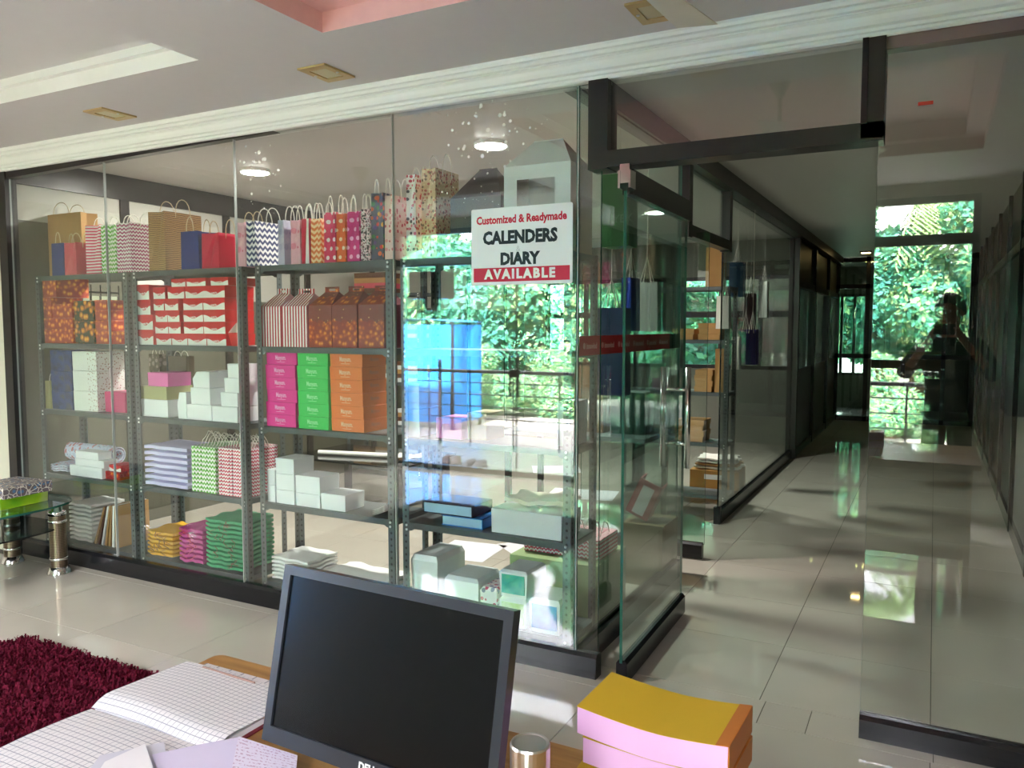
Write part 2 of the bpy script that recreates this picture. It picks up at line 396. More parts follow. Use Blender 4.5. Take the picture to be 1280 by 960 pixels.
def glass_leaf(name, length, zb, zt, rail=0.1, top=0.1, glass=G_DOOR):
    # local: leaf runs along +y from its hinge at the origin
    d = bpy.data.objects.new(name, None); COL.objects.link(d); d['kind'] = 'structure'
    MB().box(-0.006, 0.006, 0.0, length, zb + rail - 0.01, zt - top + 0.01, m={'left': 0, 'right': 0, 'front': 1, 'back': 1, 'top': 1, 'bottom': 1}).build('glass', [glass, G_EDGE], d)
    MB().prism([(-0.024, zb), (0.024, zb), (0.024, zb + rail - 0.015), (0.012, zb + rail), (-0.012, zb + rail), (-0.024, zb + rail - 0.015)], 0.01, length, 'y').build('bottom_rail', BLACK, d)
    if top: MB().box(-0.022, 0.022, 0.03, length, zt - top, zt).build('top_rail', BLACK, d)
    return d
leaf = glass_leaf('door_2', 0.96, 0.012, 2.13)
leaf.location = (-1.11, 3.075, 0); leaf.rotation_euler = (0, 0, math.radians(1.2))
for s in (-1, 1):
    x = s * 0.062
    h = MB().tube([(x, 0.80, 0.80), (x, 0.80, 1.30)], 0.0145, 10)
    for z in (0.92, 1.19): h.tube([(x, 0.80, z), (0, 0.80, z)], 0.009, 8)
    h.build('pull_handle', CHROME, leaf, smooth=True)
hg = MB().box(-0.02, 0.02, -0.012, 0.012, 2.07, 2.145).box(-0.026, -0.018, -0.016, 0.05, 2.05, 2.12).box(0.018, 0.026, -0.016, 0.05, 2.05, 2.12)
hg.build('patch_hinge', CHROME, leaf)
leaf2 = glass_leaf('door_3', 0.86, 0.012, 2.08, 0.1, 0.0); leaf2.location = (-1.265, 5.05, 0); leaf2.rotation_euler = (0, 0, math.radians(90))

# side of the showroom along the corridor
sd = struct(MB().box(-1.346, -1.334, 3.13, 4.66, 0.1, 2.49, m={'left': 0, 'right': 0, 'front': 1, 'back': 1, 'top': 1, 'bottom': 1}).build('window_%d' % n, [G_DOOR, G_EDGE])); n += 1
MB().box(-1.37, -1.31, 3.15, 4.66, 0.0, 0.1).build('base_rail', BLACK, sd)
STRIP = pat('red_safety_film', lambda nt: MIX(nt, NOISE(nt, 6, 2), srgb(176, 18, 30), srgb(196, 30, 40)), 0.35)
stp = MB().box(-1.3335, -1.332, 3.14, 4.45, 1.375, 1.46).build('safety_strip', STRIP, sd)
MB().box(-1.3335, -1.332, 4.452, 4.66, 1.375, 1.46).build('green_film', plain('dark_green_film', srgb(24, 52, 40), 0.4), sd)
struct(MB().box(-1.42, -1.32, 3.15, YE, 2.49, CZ).build('trim_8', ALU))
struct(MB().box(-1.42, -1.35, 4.88, 4.96, 2.05, 2.49).box(-1.42, -1.35, 4.96, 5.98, 2.06, 2.13).box(-1.42, -1.35, 5.98, 6.06, 2.05, 2.49).build('trim_9', ALU))
struct(MB().box(-1.39, -1.38, 4.96, 5.98, 2.13, 2.49).build('window_%d' % n, G_DOOR)); n += 1
p3 = struct(MB().box(-1.426, -1.414, 6.06, 9.48, 0.1, 2.49, m={'left': 0, 'right': 0, 'front': 1, 'back': 1, 'top': 1, 'bottom': 1}).build('window_%d' % n, [G_DOOR, plain('glass_edge_black', srgb(10, 16, 16), 0.2)])); n += 1
MB().box(-1.445, -1.395, 6.06, 9.48, 0.0, 0.1).build('base_rail', BLACK, p3)
MB().box(-1.445, -1.395, 6.03, 6.075, 0.0, 0.13).build('corner_shoe', BLACK, p3)
struct(MB().box(-1.47, -1.36, 9.48, 9.58, 0, 2.49).box(-1.46, -1.37, 11.0, 11.1, 0, 2.49).box(-1.46, -1.37, 12.5, 12.6, 0, 2.49).box(-1.45, -1.38, 9.58, YE, 1.95, 2.03).box(-1.45, -1.38, 9.58, YE, 0, 0.08).build('trim_10', ALU))
for a, b in ((9.58, 11.0), (11.1, 12.5), (12.6, YE)):
    struct(MB().box(-1.42, -1.41, a, b, 0.08, 1.0).build('wall_corridor_panel', PANEL_G))
    struct(MB().box(-1.42, -1.412, a, b, 1.0, 1.95).build('window_%d' % n, G_DARK)); n += 1
    struct(MB().box(-1.42, -1.412, a, b, 2.03, 2.49).build('wall_corridor_fanlight', WALL_DK))
# left partition: bronze posts, white fanlight panels, olive lower panels, one barred window
pt = MB().box(XP - 0.04, XP + 0.02, 3.16, YF, 2.43, 2.6)
for y in (3.96, 4.92, 5.9, 6.9, 7.9, 8.9, 9.9): pt.box(XP - 0.035, XP + 0.015, y - 0.035, y + 0.035, 0, 2.43)
struct(pt.build('trim_11', ALU))
struct(MB().box(XP - 0.02, XP - 0.002, 3.16, 3.925, 2.2, 2.43).box(XP - 0.02, XP - 0.002, 3.995, YF, 1.72, 2.43).build('wall_partition_fanlight', PANEL_W))
wall_with_holes('wall_partition', WALL_DK, 3.16, YF, XP - 0.03, XP - 0.004, [(3.52, 3.90, 1.35, 1.80)], 1.72, 'y')
struct(MB().box(XP - 0.03, XP - 0.004, 3.16, 3.925, 1.72, 2.2).build('wall_partition_upper', WALL_DK))
wb = struct(MB().box(XP - 0.02, XP - 0.016, 3.52, 3.90, 1.35, 1.80).build('window_%d' % n, G_DOOR)); n += 1
for y in (3.52, 3.595, 3.67, 3.745, 3.82, 3.89): MB().box(XP - 0.012, XP - 0.002, y, y + 0.010, 1.35, 1.80).build('grille_bar', BLACK, wb)
MB().box(XP - 0.012, XP - 0.003, 3.52, 3.90, 1.74, 1.752).build('grille_bar', BLACK, wb)
struct(MB().box(XP - 0.8, XP - 0.72, 3.3, 4.6, 0, CZ).build('wall_lightwell', WALLC))
# showroom far wall with ribbon window
FARW = plain('far_wall_paint', srgb(120, 122, 112), 0.6, 0, 0.3, 0.05)
wall_with_holes('wall_far', FARW, XP - 0.1, XC - 0.06, YF, YF + 0.12, [(-5.0, -3.2, 0.95, 2.15), (-3.0, -1.5, 0.95, 2.15)])
window_frame(n, -5.0, -3.2, YF + 0.06, 0.95, 2.15, (-4.4, -3.8), (1.62,)); n += 1
window_frame(n, -3.0, -1.5, YF + 0.06, 0.95, 2.15, (-2.5, -2.0), (1.62,)); n += 1
portal('daylight_portal_far', (-3.25, YF + 0.2, 1.55), 3.5, 1.2, (math.radians(-90), 0, 0))
cr = MB().box(XR, XR + 0.1, 3.15, 16.2, 0, 3.0); struct(cr.build('wall_corridor', plain('dark_laminate', srgb(20, 20, 18), 0.35, 0, 0.4, 0.08)))
cr = MB()
for y in [3.2 + 1.2 * k for k in range(9)]: cr.box(XR - 0.03, XR - 0.001, y, y + 0.06, 0, CZ)
cr.box(XR - 0.025, XR - 0.001, 3.2, YE, 2.05, 2.12); cr.box(XR - 0.025, XR - 0.001, 3.2, YE, 0, 0.1); struct(cr.build('trim_13', BLACK))
# end of corridor: dark glazed screen, a dim room behind with a window
es = MB()
for x in (-1.42, -0.98, -0.45, 0.1, 0.49): es.box(x, x + 0.06, YE, YE + 0.06, 0, CZ)
for z in (0, 1.0, 2.1, 2.52): es.box(-1.42, XR, YE, YE + 0.05, z, z + 0.07)
struct(es.build('trim_12', BLACK))
struct(MB().box(-1.42, XR, YE + 0.02, YE + 0.03, 0.05, 2.55).build('window_%d' % n, G_DARK)); n += 1
struct(MB().box(-3.0, -1.42, YE, YE + 0.1, 0, CZ).build('wall_end_side', FARW))
wall_with_holes('wall_end', FARW, -3.0, XR, 16.0, 16.12, [(-1.75, -1.1, 0.6, 2.1)])
window_frame(n, -1.75, -1.1, 16.06, 0.6, 2.1, (-1.56, -1.34), ()); n += 1
struct(MB().box(-3.1, -3.0, YE, 16.1, 0, CZ).build('wall_end_left', FARW))
# roof over everything and slab eave
struct(MB().box(XP - 0.9, XR + 0.3, 3.1, 16.3, CZ + 0.12, CZ + 0.2).build('ceiling_roof', WALLC))
# ------------------------------------------------------------------ slotted angle racks
def hole_fn(nt):
    u, v, _ = UVc(nt)
    n = NOISE(nt, 9, 3)
    base = MIX(nt, n, srgb(76, 84, 84), srgb(94, 102, 100))
    du = MT(nt, 'SUBTRACT', u, 0.019)
    dv = MT(nt, 'MULTIPLY', MT(nt, 'SUBTRACT', MT(nt, 'FRACT', MT(nt, 'DIVIDE', v, 0.032)), 0.5), 0.032)
    d = MT(nt, 'SQRT', MT(nt, 'ADD', MT(nt, 'MULTIPLY', du, du), MT(nt, 'MULTIPLY', dv, dv)))
    return MIX(nt, MT(nt, 'LESS_THAN', d, 0.0062), base, srgb(22, 24, 24))
RACK_P = pat('slotted_angle_paint', hole_fn, 0.4, 0.45)
RACK_S = plain('grey_shelf_paint', srgb(82, 90, 90), 0.4, 0.1, 0.45, 0.06, 0, 5)
ZINC = plain('zinc_bolt', (0.8, 0.8, 0.78), 0.3, 1.0)
SHZ = (0.09, 0.53, 0.955, 1.39, 1.83)
RY, RD, RW = 3.22, 0.305, 0.91
def L_post(sx, sy):
    mb = MB(); t = 0.0022; w = 0.038
    q = lambda pts, uv: mb.face(pts, uv)
    # front/back flange and side flange, each a thin slab; u runs across the flange from the corner
    for flange in (0, 1):
        for off in (0, t):
            c = (lambda a, z: (sx * a, sy * off, z)) if flange == 0 else (lambda a, z: (sx * off, sy * a, z))
            q([c(0, 0), c(w, 0), c(w, 1.83), c(0, 1.83)], [(0, 0), (w, 0), (w, 1.83), (0, 1.83)])
        c0 = (lambda off, z: (sx * w, sy * off, z)) if flange == 0 else (lambda off, z: (sx * off, sy * w, z))
        q([c0(0, 0), c0(t, 0), c0(t, 1.83), c0(0, 1.83)], [(0.3, 0)] * 4)
    return mb.mesh('post', RACK_P)
POSTS = {(a, b): L_post(a, b) for a in (1, -1) for b in (1, -1)}
sm = MB(); e = 0.004
sm.box(e, RW - e, e, RD - e, -0.003, 0.0)
for y0, y1 in ((e, e + 0.002), (RD - e - 0.002, RD - e)):     # lips with the ends cut round under the posts
    sm.prism([(0.02, 0), (0.02, -0.042), (0.05, -0.040), (0.065, -0.030), (RW - 0.065, -0.030), (RW - 0.05, -0.040), (RW - 0.02, -0.042), (RW - 0.02, 0)], y0, y1, 'y')
sm.box(e, e + 0.002, e, RD - e, -0.03, 0); sm.box(RW - e - 0.002, RW - e, e, RD - e, -0.03, 0)
SHELF = sm.mesh('shelf', RACK_S)
BOLT = MB().lathe([(0.0065, 0), (0.0065, 0.003), (0.004, 0.0045)], seg=8).mesh('bolt', ZINC)
def rack(x0, label, y=RY, parts=True, group=None):
    r = thing('slotted_angle_rack', label, 'rack', (x0, y, 0), 0, group)
    for (sx, sy), me in POSTS.items(): link('post', me, r, (0 if sx > 0 else RW, 0 if sy > 0 else RD, 0))
    for z in SHZ:
        s = link('shelf', SHELF, r, (0, 0, z - (0.002 if z > 1.8 else 0)))
        for bx in (0.012, RW - 0.012):
            for dz in (-0.012, -0.034): link('bolt', BOLT, s, (bx + (0.012 if bx < 0.1 else -0.012), -0.0005, dz), (math.radians(90), 0, 0))
    return r
RX = (-5.24, -4.285, -3.275, -2.313)
rack(RX[0], 'grey slotted rack holding orange fruit-print boxes, beside the olive partition')
rack(RX[1], 'grey slotted rack holding the wall of red and white snack boxes')
rack(RX[2], 'grey slotted rack holding pink, green and orange box stacks')
rack(RX[3], 'grey slotted rack behind the calenders and diary notice')

# ------------------------------------------------------------------ text
_txt = {}
def text_mesh(s, size, bold=0.0, mat=None, shear=0.0, space=1.0):
    k = (s, size, bold, mat.name, shear, space)
    if k in _txt: return _txt[k]
    cu = bpy.data.curves.new('lettering', 'FONT'); cu.body = s; cu.size = size; cu.offset = bold; cu.align_x = 'CENTER'; cu.align_y = 'CENTER'
    cu.resolution_u = 2; cu.shear = shear; cu.space_character = space; cu.extrude = 0.0003
    o = bpy.data.objects.new('lettering', cu); COL.objects.link(o)
    bpy.context.view_layer.update()
    me = bpy.data.meshes.new_from_object(o.evaluated_get(bpy.context.evaluated_depsgraph_get())); me.name = 'lettering'
    bpy.data.objects.remove(o); bpy.data.curves.remove(cu)
    me.materials.clear(); me.materials.append(mat); _txt[k] = me; return me
def lettering(s, size, mat, parent, loc, rot=(math.radians(90), 0, 0), bold=0.0, sx=1.0, shear=0.0, space=1.0):
    o = link('lettering', text_mesh(s, size, bold, mat, shear, space), parent, loc, rot); o.scale = (sx, 1, 1); return o

# ------------------------------------------------------------------ sign stuck on the glass
WHITE = plain('white_board', srgb(238, 236, 238), 0.45, 0, 0.35, 0.02)
RED_INK = plain('red_print', srgb(206, 28, 62), 0.5, 0, 0.3, 0.03)
INK = plain('dark_print', srgb(28, 40, 46), 0.5, 0, 0.3, 0.03)
WHITE_INK = plain('white_print', srgb(245, 243, 240), 0.5, 0, 0.3, 0.0)
sx0, sx1, sz0, sz1 = -1.842, -1.351, 1.683, 2.018
sg = thing('notice_board', 'white notice on the glass reading calenders and diary available, red bottom band', 'sign', ((sx0 + sx1) / 2, GY + 0.018, sz0))
W2 = (sx1 - sx0) / 2; HH = sz1 - sz0
def rr(x0, x1, z0, z1, r, n=4):
    o = []
    for cx, cz, a in ((x1 - r, z0 + r, -90), (x1 - r, z1 - r, 0), (x0 + r, z1 - r, 90), (x0 + r, z0 + r, 180)):
        for i in range(n + 1): t = math.radians(a + 90 * i / n); o.append((cx + r * math.cos(t), cz + r * math.sin(t)))
    return o
MB().prism(rr(-W2, W2, 0, HH, 0.008), -0.003, 0.0, 'y').build('board', WHITE, sg)
MB().box(-W2 + 0.012, W2 - 0.012, -0.0036, -0.003, 0.014, 0.075).build('red_band', RED_INK, sg)
lettering('Customized & Readymade', 0.047, RED_INK, sg, (0.0, -0.0036, 0.282), bold=0.0017, sx=0.87)
lettering('CALENDERS', 0.075, INK, sg, (-0.005, -0.0036, 0.203), bold=0.0038, sx=0.88)
lettering('&', 0.035, plain('faded_print', srgb(205, 203, 205), 0.5), sg, (-0.01, -0.0036, 0.153))
lettering('DIARY', 0.07, INK, sg, (-0.005, -0.0036, 0.110), bold=0.0038, sx=0.93)
lettering('AVAILABLE', 0.056, WHITE_INK, sg, (-0.005, -0.004, 0.045), bold=0.0028, sx=1.0, space=1.30)
WI2 = plain('film_print', srgb(225, 170, 170), 0.5)
for i in range(6): lettering('\u00ae innovind', 0.036, WI2, stp, (-1.3315, 3.26 + i * 0.215, 1.415), (math.radians(90), 0, math.radians(90)), bold=0.0008)

# ------------------------------------------------------------------ paper bags
CORD = plain('white_twisted_cord', srgb(226, 222, 210), 0.7)
CORD_T = plain('tan_twisted_cord', srgb(202, 184, 148), 0.7)
def bag_mesh(w, d, h, mat, pinch=0.25):
    mb = MB(); tz = h; my = d / 2; pi_ = min(w, d) * pinch
    # side gussets fold inwards towards the top when the bag is deeper than wide; body walls are a little bowed
    A = [(0, 0, 0), (w, 0, 0), (w, d, 0), (0, d, 0)]
    I = 0.012
    T_ = [(I * 0.3, 0, tz), (w - I * 0.3, 0, tz), (w - I * 0.3, d, tz), (I * 0.3, d, tz)]
    if w >= d:   # wide face to the front: gussets left/right
        g0, g1 = (0, d / 2, 0), (w, d / 2, 0); t0, t1 = (pi_, d / 2, tz), (w - pi_, d / 2, tz)
        L = [(0, 0, h * 0.22), (0, d, h * 0.22)]
        mb.face([A[0], A[1], T_[1], T_[0]]); mb.face([A[2], A[3], T_[3], T_[2]])
        mb.face([A[3], g0, t0, T_[3]]); mb.face([g0, A[0], T_[0], t0]); mb.face([A[1], g1, t1, T_[1]]); mb.face([g1, A[2], T_[2], t1])
    else:
        g0, g1 = (w / 2, 0, 0), (w / 2, d, 0); t0, t1 = (w / 2, pi_, tz), (w / 2, d - pi_, tz)
        k0 = (w / 2, 0, h * 0.25)
        mb.face([A[3], A[0], T_[0], T_[3]]); mb.face([A[1], A[2], T_[2], T_[1]])
        mb.face([A[0], g0, t0, T_[0]]); mb.face([g0, A[1], T_[1], t0]); mb.face([A[2], g1, t1, T_[2]]); mb.face([g1, A[3], T_[3], t1])
    mb.face(A[::-1])
    # folded rim so that the walls have thickness seen from above
    mb.box(0.004, w - 0.004, 0.004, d - 0.004, 0.001, 0.004)
    # uv metric: use run along the perimeter
    mb.uv = []
    for f in mb.f:
        pts = [Vector(mb.v[i]) for i in f]; nn = (pts[1] - pts[0]).cross(pts[2] - pts[0])
        if abs(nn.z) > max(abs(nn.x), abs(nn.y)): mb.uv.append([(p.x, p.y) for p in pts])
        else: mb.uv.append([((p.x if abs(nn.y) >= abs(nn.x) else p.y), p.z) for p in pts])
    return mb.mesh('bag_body', mat)
def arch(x0, x1, y, z, hh, n=9):
    return [(x0 + (x1 - x0) * 0.5 * (1 - math.cos(math.pi * i / n)), y, z + hh * math.sin(math.pi * i / n) ** 0.7) for i in range(n + 1)]
def bag(label, x0, x1, z0, h, mat, d=0.22, yf=3.27, cord=CORD, hh=0.075, rz=0.0, lean=0.0, group=None, name='paper_bag', handles=True):
    if yf < 3.6: x0, x1 = clampx(x0, x1, z0)
    w = x1 - x0
    r = thing(name, label, 'bag', (x0, yf, z0), rz, group); r.rotation_euler = (0, lean, rz)
    link('bag_body', bag_mesh(w, d, h, mat), r)
    if handles:
        if w >= d:
            for y in (0.004, d - 0.004): MB().tube(arch(w * 0.3, w * 0.7, y, h - 0.03, hh + 0.03), 0.0028, 5).build('handle', cord, r, smooth=True)
        else:
            for x in (0.004, w - 0.004):
                pts = [(x, q[0], q[2]) for q in arch(d * 0.3, d * 0.7, 0, h - 0.03, hh + 0.03)]
                MB().tube(pts, 0.0028, 5).build('handle', cord, r, smooth=True)
    return r
KRAFT = plain('kraft_paper', srgb(178, 138, 88), 0.75, 0, 0.2, 0.1)
KRAFT_L = pat('lined_kraft_paper', lambda nt: MIX(nt, MT(nt, 'LESS_THAN', MT(nt, 'FRACT', MT(nt, 'DIVIDE', MT(nt, 'ADD', UVc(nt)[1], MT(nt, 'MULTIPLY', NOISE(nt, 14, 2, 'UV'), 0.02)), 0.011)), 0.42), srgb(184, 144, 96), srgb(120, 86, 56)), 0.75)
NAVY = plain('navy_paper', srgb(44, 56, 124), 0.6, 0, 0.3)
CORAL = plain('coral_paper', srgb(206, 84, 100), 0.6, 0, 0.3)
CRIMSON = plain('crimson_paper', srgb(200, 22, 66), 0.55, 0, 0.3)
W_ = srgb(240, 236, 234)
PS = pat('pink_rule_stripe', stripes(srgb(222, 70, 112), W_, 0.019, 1, 0.55))
GC = pat('green_chevron', chevron(srgb(96, 176, 50), W_, 0.026, 0.022))
VC = pat('violet_chevron', chevron(srgb(176, 60, 120), W_, 0.022, 0.022))
NC = pat('navy_chevron', chevron(srgb(38, 50, 104), W_, 0.033, 0.036))
OC = pat('orange_chevron', chevron(srgb(232, 120, 56), srgb(250, 214, 168), 0.03, 0.036))
RC = pat('red_chevron', chevron(srgb(206, 44, 84), W_, 0.02, 0.02))
PR = pat('pink_rose_print', florals(srgb(232, 176, 190), [srgb(214, 104, 130), srgb(224, 134, 154), srgb(238, 190, 200)], 24))
LR = pat('lavender_rose_print', florals(srgb(186, 184, 206), [srgb(150, 150, 186), srgb(168, 166, 196), srgb(200, 198, 214)], 24))
RV = pat('red_bar_stripe', stripes(srgb(206, 30, 70), W_, 0.05, 0, 0.5))
PD = pat('rose_polka', dots(srgb(214, 48, 96), W_, 0.046, 0.011))
OD = pat('orange_polka', dots(srgb(228, 96, 26), srgb(246, 224, 190), 0.046, 0.010))
MD = pat('magenta_polka', dots(srgb(208, 22, 120), srgb(250, 190, 220), 0.046, 0.011))
LEO = pat('leopard_print', blotch([(0.42, srgb(34, 26, 34)), (0.48, srgb(226, 170, 180)), (0.56, W_), (0.60, srgb(34, 26, 34))], 55))
BFLY = pat('butterfly_print', florals(srgb(70, 76, 96), [srgb(226, 96, 26), srgb(222, 52, 36), srgb(54, 126, 70), srgb(240, 180, 50), srgb(90, 60, 130), srgb(232, 110, 60)], 36))
PALE = pat('small_rose_print', florals(srgb(236, 206, 196), [srgb(196, 60, 84), srgb(226, 150, 150), srgb(236, 206, 196)], 46))
FLW = pat('red_blossom_print', florals(srgb(238, 230, 226), [srgb(190, 26, 56), srgb(60, 60, 70), srgb(222, 120, 140), srgb(238, 230, 226)], 52))
FLT = pat('tan_floral_print', florals(srgb(222, 190, 148), [srgb(178, 70, 56), srgb(120, 88, 60), srgb(206, 120, 92), srgb(240, 216, 176)], 64))
ZT = SHZ[4] + 0.001
def clampx(x0, x1, z):
    if z > 1.8: return x0, x1
    for r in RX:
        if r - 0.03 < (x0 + x1) / 2 < r + RW + 0.03: return max(x0, r + 0.009), min(x1, r + RW - 0.009)
    return x0, x1
def X(px, y, py=300): return P(px, py, y=y)[0]
def Zt(px, py, y): return P(px, py, y=y)[2]
TOPB = [  # label, px0, px1, py_top, material, depth, front y, cord, handle height
 ('large plain kraft paper bag at the end of the rack top', 53, 103, 267, KRAFT, 0.12, 3.38, CORD_T, 0.075),
 ('small navy paper bag leaning against the large plain kraft bag', 64, 80, 304, NAVY, 0.10, 3.26, CORD_T, 0.07),
 ('small coral paper bag with tan cord handles', 80, 95, 303, CORAL, 0.17, 3.25, CORD_T, 0.07),
 ('pink and white ruled stripe paper bag', 107, 126, 281, PS, 0.20, 3.28, CORD, 0.06),
 ('green and white chevron paper bag', 126.5, 145, 280, GC, 0.20, 3.27, CORD, 0.06),
 ('violet and white chevron paper bag', 146, 164, 278, VC, 0.24, 3.25, CORD, 0.065),
 ('brown wavy-lined kraft bag beside the violet chevron bag', 186, 207, 264, KRAFT_L, 0.27, 3.25, CORD_T, 0.08),
 ('small blue paper bag in front of brown lined kraft bag', 226, 249, 289, NAVY, 0.13, 3.235, CORD_T, 0.08),
 ('crimson paper bag between the small blue bag and pink rose bag', 252, 274, 291, CRIMSON, 0.18, 3.25, CORD_T, 0.08),
 ('pink rose-print bag beside the navy chevron bag', 295, 307, 278, PR, 0.20, 3.26, CORD_T, 0.07),
 ('navy and white chevron paper bag', 308, 320, 276, NC, 0.28, 3.24, CORD, 0.085),
 ('lavender rose-print paper bag', 347.5, 356, 275, LR, 0.18, 3.25, CORD, 0.085),
 ('pink rose-print bag beside the red striped bag', 363.5, 376, 275, PR, 0.14, 3.25, CORD, 0.085),
 ('red and white vertical bar stripe paper bag', 377, 388, 273, RV, 0.12, 3.25, CORD, 0.085),
 ('orange zigzag paper bag', 388.5, 402, 273, OC, 0.14, 3.25, CORD, 0.09),
 ('rose pink polka dot paper bag', 405, 420, 265, PD, 0.10, 3.24, CORD, 0.09),
 ('orange polka dot paper bag', 420.5, 433, 267, OD, 0.13, 3.24, CORD, 0.09),
 ('magenta polka dot paper bag', 434, 450, 264, MD, 0.10, 3.24, CORD, 0.09),
 ('black and pink leopard print paper bag', 451, 463, 261, LEO, 0.12, 3.24, CORD, 0.08),
 ('colourful butterfly print paper bag', 464, 480, 241, BFLY, 0.09, 3.24, CORD, 0.075),
 ('pale bag with scattered small red roses', 481, 494, 244, PALE, 0.20, 3.24, CORD, 0.09),
 ('tall white bag with red blossoms next to the tan floral bag', 508, 521, 218, FLW, 0.17, 3.25, CORD, 0.05),
 ('tall tan floral paper bag beside the black gable box', 527, 546, 210, FLT, 0.21, 3.25, CORD, 0.08),
]
for lab, p0, p1, pt_, m, d, yf, c, hh in TOPB:
    x0, x1 = X(p0, yf, 310), X(p1, yf, 310); bag(lab, x0, x1 - 0.002, ZT, Zt((p0 + p1) / 2, pt_, yf) - ZT, m, d, yf, c, hh)

# ------------------------------------------------------------------ boxes
def carton_mesh(w, d, h, mats, lid=0.0, name='carton'):
    mb = MB(); b = min(0.0018, h * 0.05)
    mb.hexa([(b, b, 0), (w - b, b, 0), (w - b, d - b, 0), (b, d - b, 0), (0, 0, h - b), (w, 0, h - b), (w, d, h - b), (0, d, h - b)], skip=('top',))
    mb.hexa([(0, 0, h - b), (w, 0, h - b), (w, d, h - b), (0, d, h - b), (b, b, h), (w - b, b, h), (w - b, d - b, h), (b, d - b, h)], skip=('bottom',), m=(1 if isinstance(mats, list) and len(mats) > 1 else 0))
    if lid:   # lid flap edge, slightly proud
        mb.box(-0.001, w + 0.001, -0.001, d + 0.001, h - lid, h - b - 0.0005)
    return mb.mesh(name, mats)
_cm = {}
def carton(label, x0, x1, z0, h, mat, d=0.2, yf=3.26, name='carton', cat='box', group=None, rz=0.0, lid=0.0):
    if 3.2 < yf < 3.53: x0, x1 = clampx(x0, x1, z0)
    w = round(x1 - x0, 3); h = round(h, 4)
    k = (w, d, h, mat.name if not isinstance(mat, list) else tuple(m.name for m in mat), lid)
    if k not in _cm: _cm[k] = carton_mesh(w, d, h, mat, lid, name)
    o = link(name, _cm[k], None, (x0, yf, z0 + 0.0006), (0, 0, rz)); tag(o, label, cat, group); return z0 + h + 0.0012
def food_fn(base, cols, scale):
    def fn(nt):
        nz = NOISE(nt, scale * 1.3, 3, 'UV')
        d = VOR(nt, scale); c = RAMP(nt, MT(nt, 'ADD', MT(nt, 'MULTIPLY', d, 0.9), MT(nt, 'MULTIPLY', nz, 0.35)), [(0.10, cols[0]), (0.35, cols[1]), (0.55, cols[2]), (0.72, base)])
        return c
    return fn
FOOD = pat('fruit_print_card', food_fn(srgb(166, 60, 44), [srgb(252, 222, 120), srgb(240, 160, 60), srgb(206, 98, 50)], 34), 0.4)
FOOD2 = pat('orange_slice_card', food_fn(srgb(38, 52, 34), [srgb(250, 214, 110), srgb(240, 170, 50), srgb(196, 110, 40)], 28), 0.4)
L2 = SHZ[3] + 0.001; L3 = SHZ[2] + 0.001; L4 = SHZ[1] + 0.001; L5 = SHZ[0] + 0.001
gf = 'fruit print boxes on the first rack'
def stack(base, items, yf, d, mat, label, group=None, name='carton', cat='box'):
    z = base
    for p0, p1, pyt in items:
        x0, x1 = X(p0, yf, 400), X(p1, yf, 400); z = carton(label, x0, x1 - 0.002, z, Zt((p0 + p1) / 2, pyt, yf) - z, mat, d, yf, name, cat, group)
    return z
stack(L2, [(47, 91, 411.5), (48, 91, 398)], 3.26, 0.22, FOOD, 'wide brown fruit-print box at the foot of its pile', gf)
yf = 3.26; zt = Zt(60, 398, yf) + 0.001
carton('upright narrow brown fruit-print box on the wide ones', X(47.5, yf, 390), X(64, yf, 390), zt, Zt(56, 372, yf) - zt, FOOD, 0.22, yf, 'carton', 'box')
carton('squat brown fruit-print box wedged beside the upright narrow one', X(65, yf, 390), X(90, yf, 390), zt, Zt(76, 380, yf) - zt, FOOD, 0.22, yf, 'carton', 'box')
zt = Zt(56, 372, yf) + 0.001; carton('topmost brown fruit-print box, reaching up to the shelf above', X(47, yf, 360), X(70, yf, 360), zt, 1.818 - zt, FOOD, 0.23, yf, 'carton', 'box')
stack(L2, [(93, 117, 402), (93, 117.5, 376)], 3.25, 0.2, FOOD2, 'dark green box printed with orange slices', 'dark orange-slice boxes')
stack(L2, [(119, 134, 414), (119, 134, 401), (119, 134, 388), (119, 134, 375)], 3.25, 0.22, FOOD, 'small flat fruit-print box in the column of four', 'column of four flat fruit boxes')
stack(L2, [(138, 151, 414)], 3.26, 0.18, FOOD, 'single small fruit-print box standing alone by the rack post')
# red and white snack boxes
def wave_fn(nt):
    u, v, w = UVc(nt, 'Generated')
    s = MT(nt, 'MULTIPLY', MT(nt, 'COSINE', MT(nt, 'MULTIPLY', MT(nt, 'SUBTRACT', u, 0.5), 6.6)), 0.15)
    lim = MT(nt, 'SUBTRACT', 0.43, s)
    geo = nt.nodes.new('ShaderNodeNewGeometry'); sp = nt.nodes.new('ShaderNodeSeparateXYZ'); nt.links.new(geo.outputs['Normal'], sp.inputs[0])
    front = MT(nt, 'GREATER_THAN', MT(nt, 'ABSOLUTE', sp.outputs[1]), 0.5)
    fac = MT(nt, 'MULTIPLY', MT(nt, 'LESS_THAN', w, lim), front)
    return MIX(nt, fac, srgb(206, 30, 36), srgb(240, 238, 232))
WAVE = pat('red_wave_card', wave_fn, 0.4)
gr = 'red and white snack boxes piled on the second rack'
lr = 'red snack box with white wavy base, in the built-up wall of boxes'
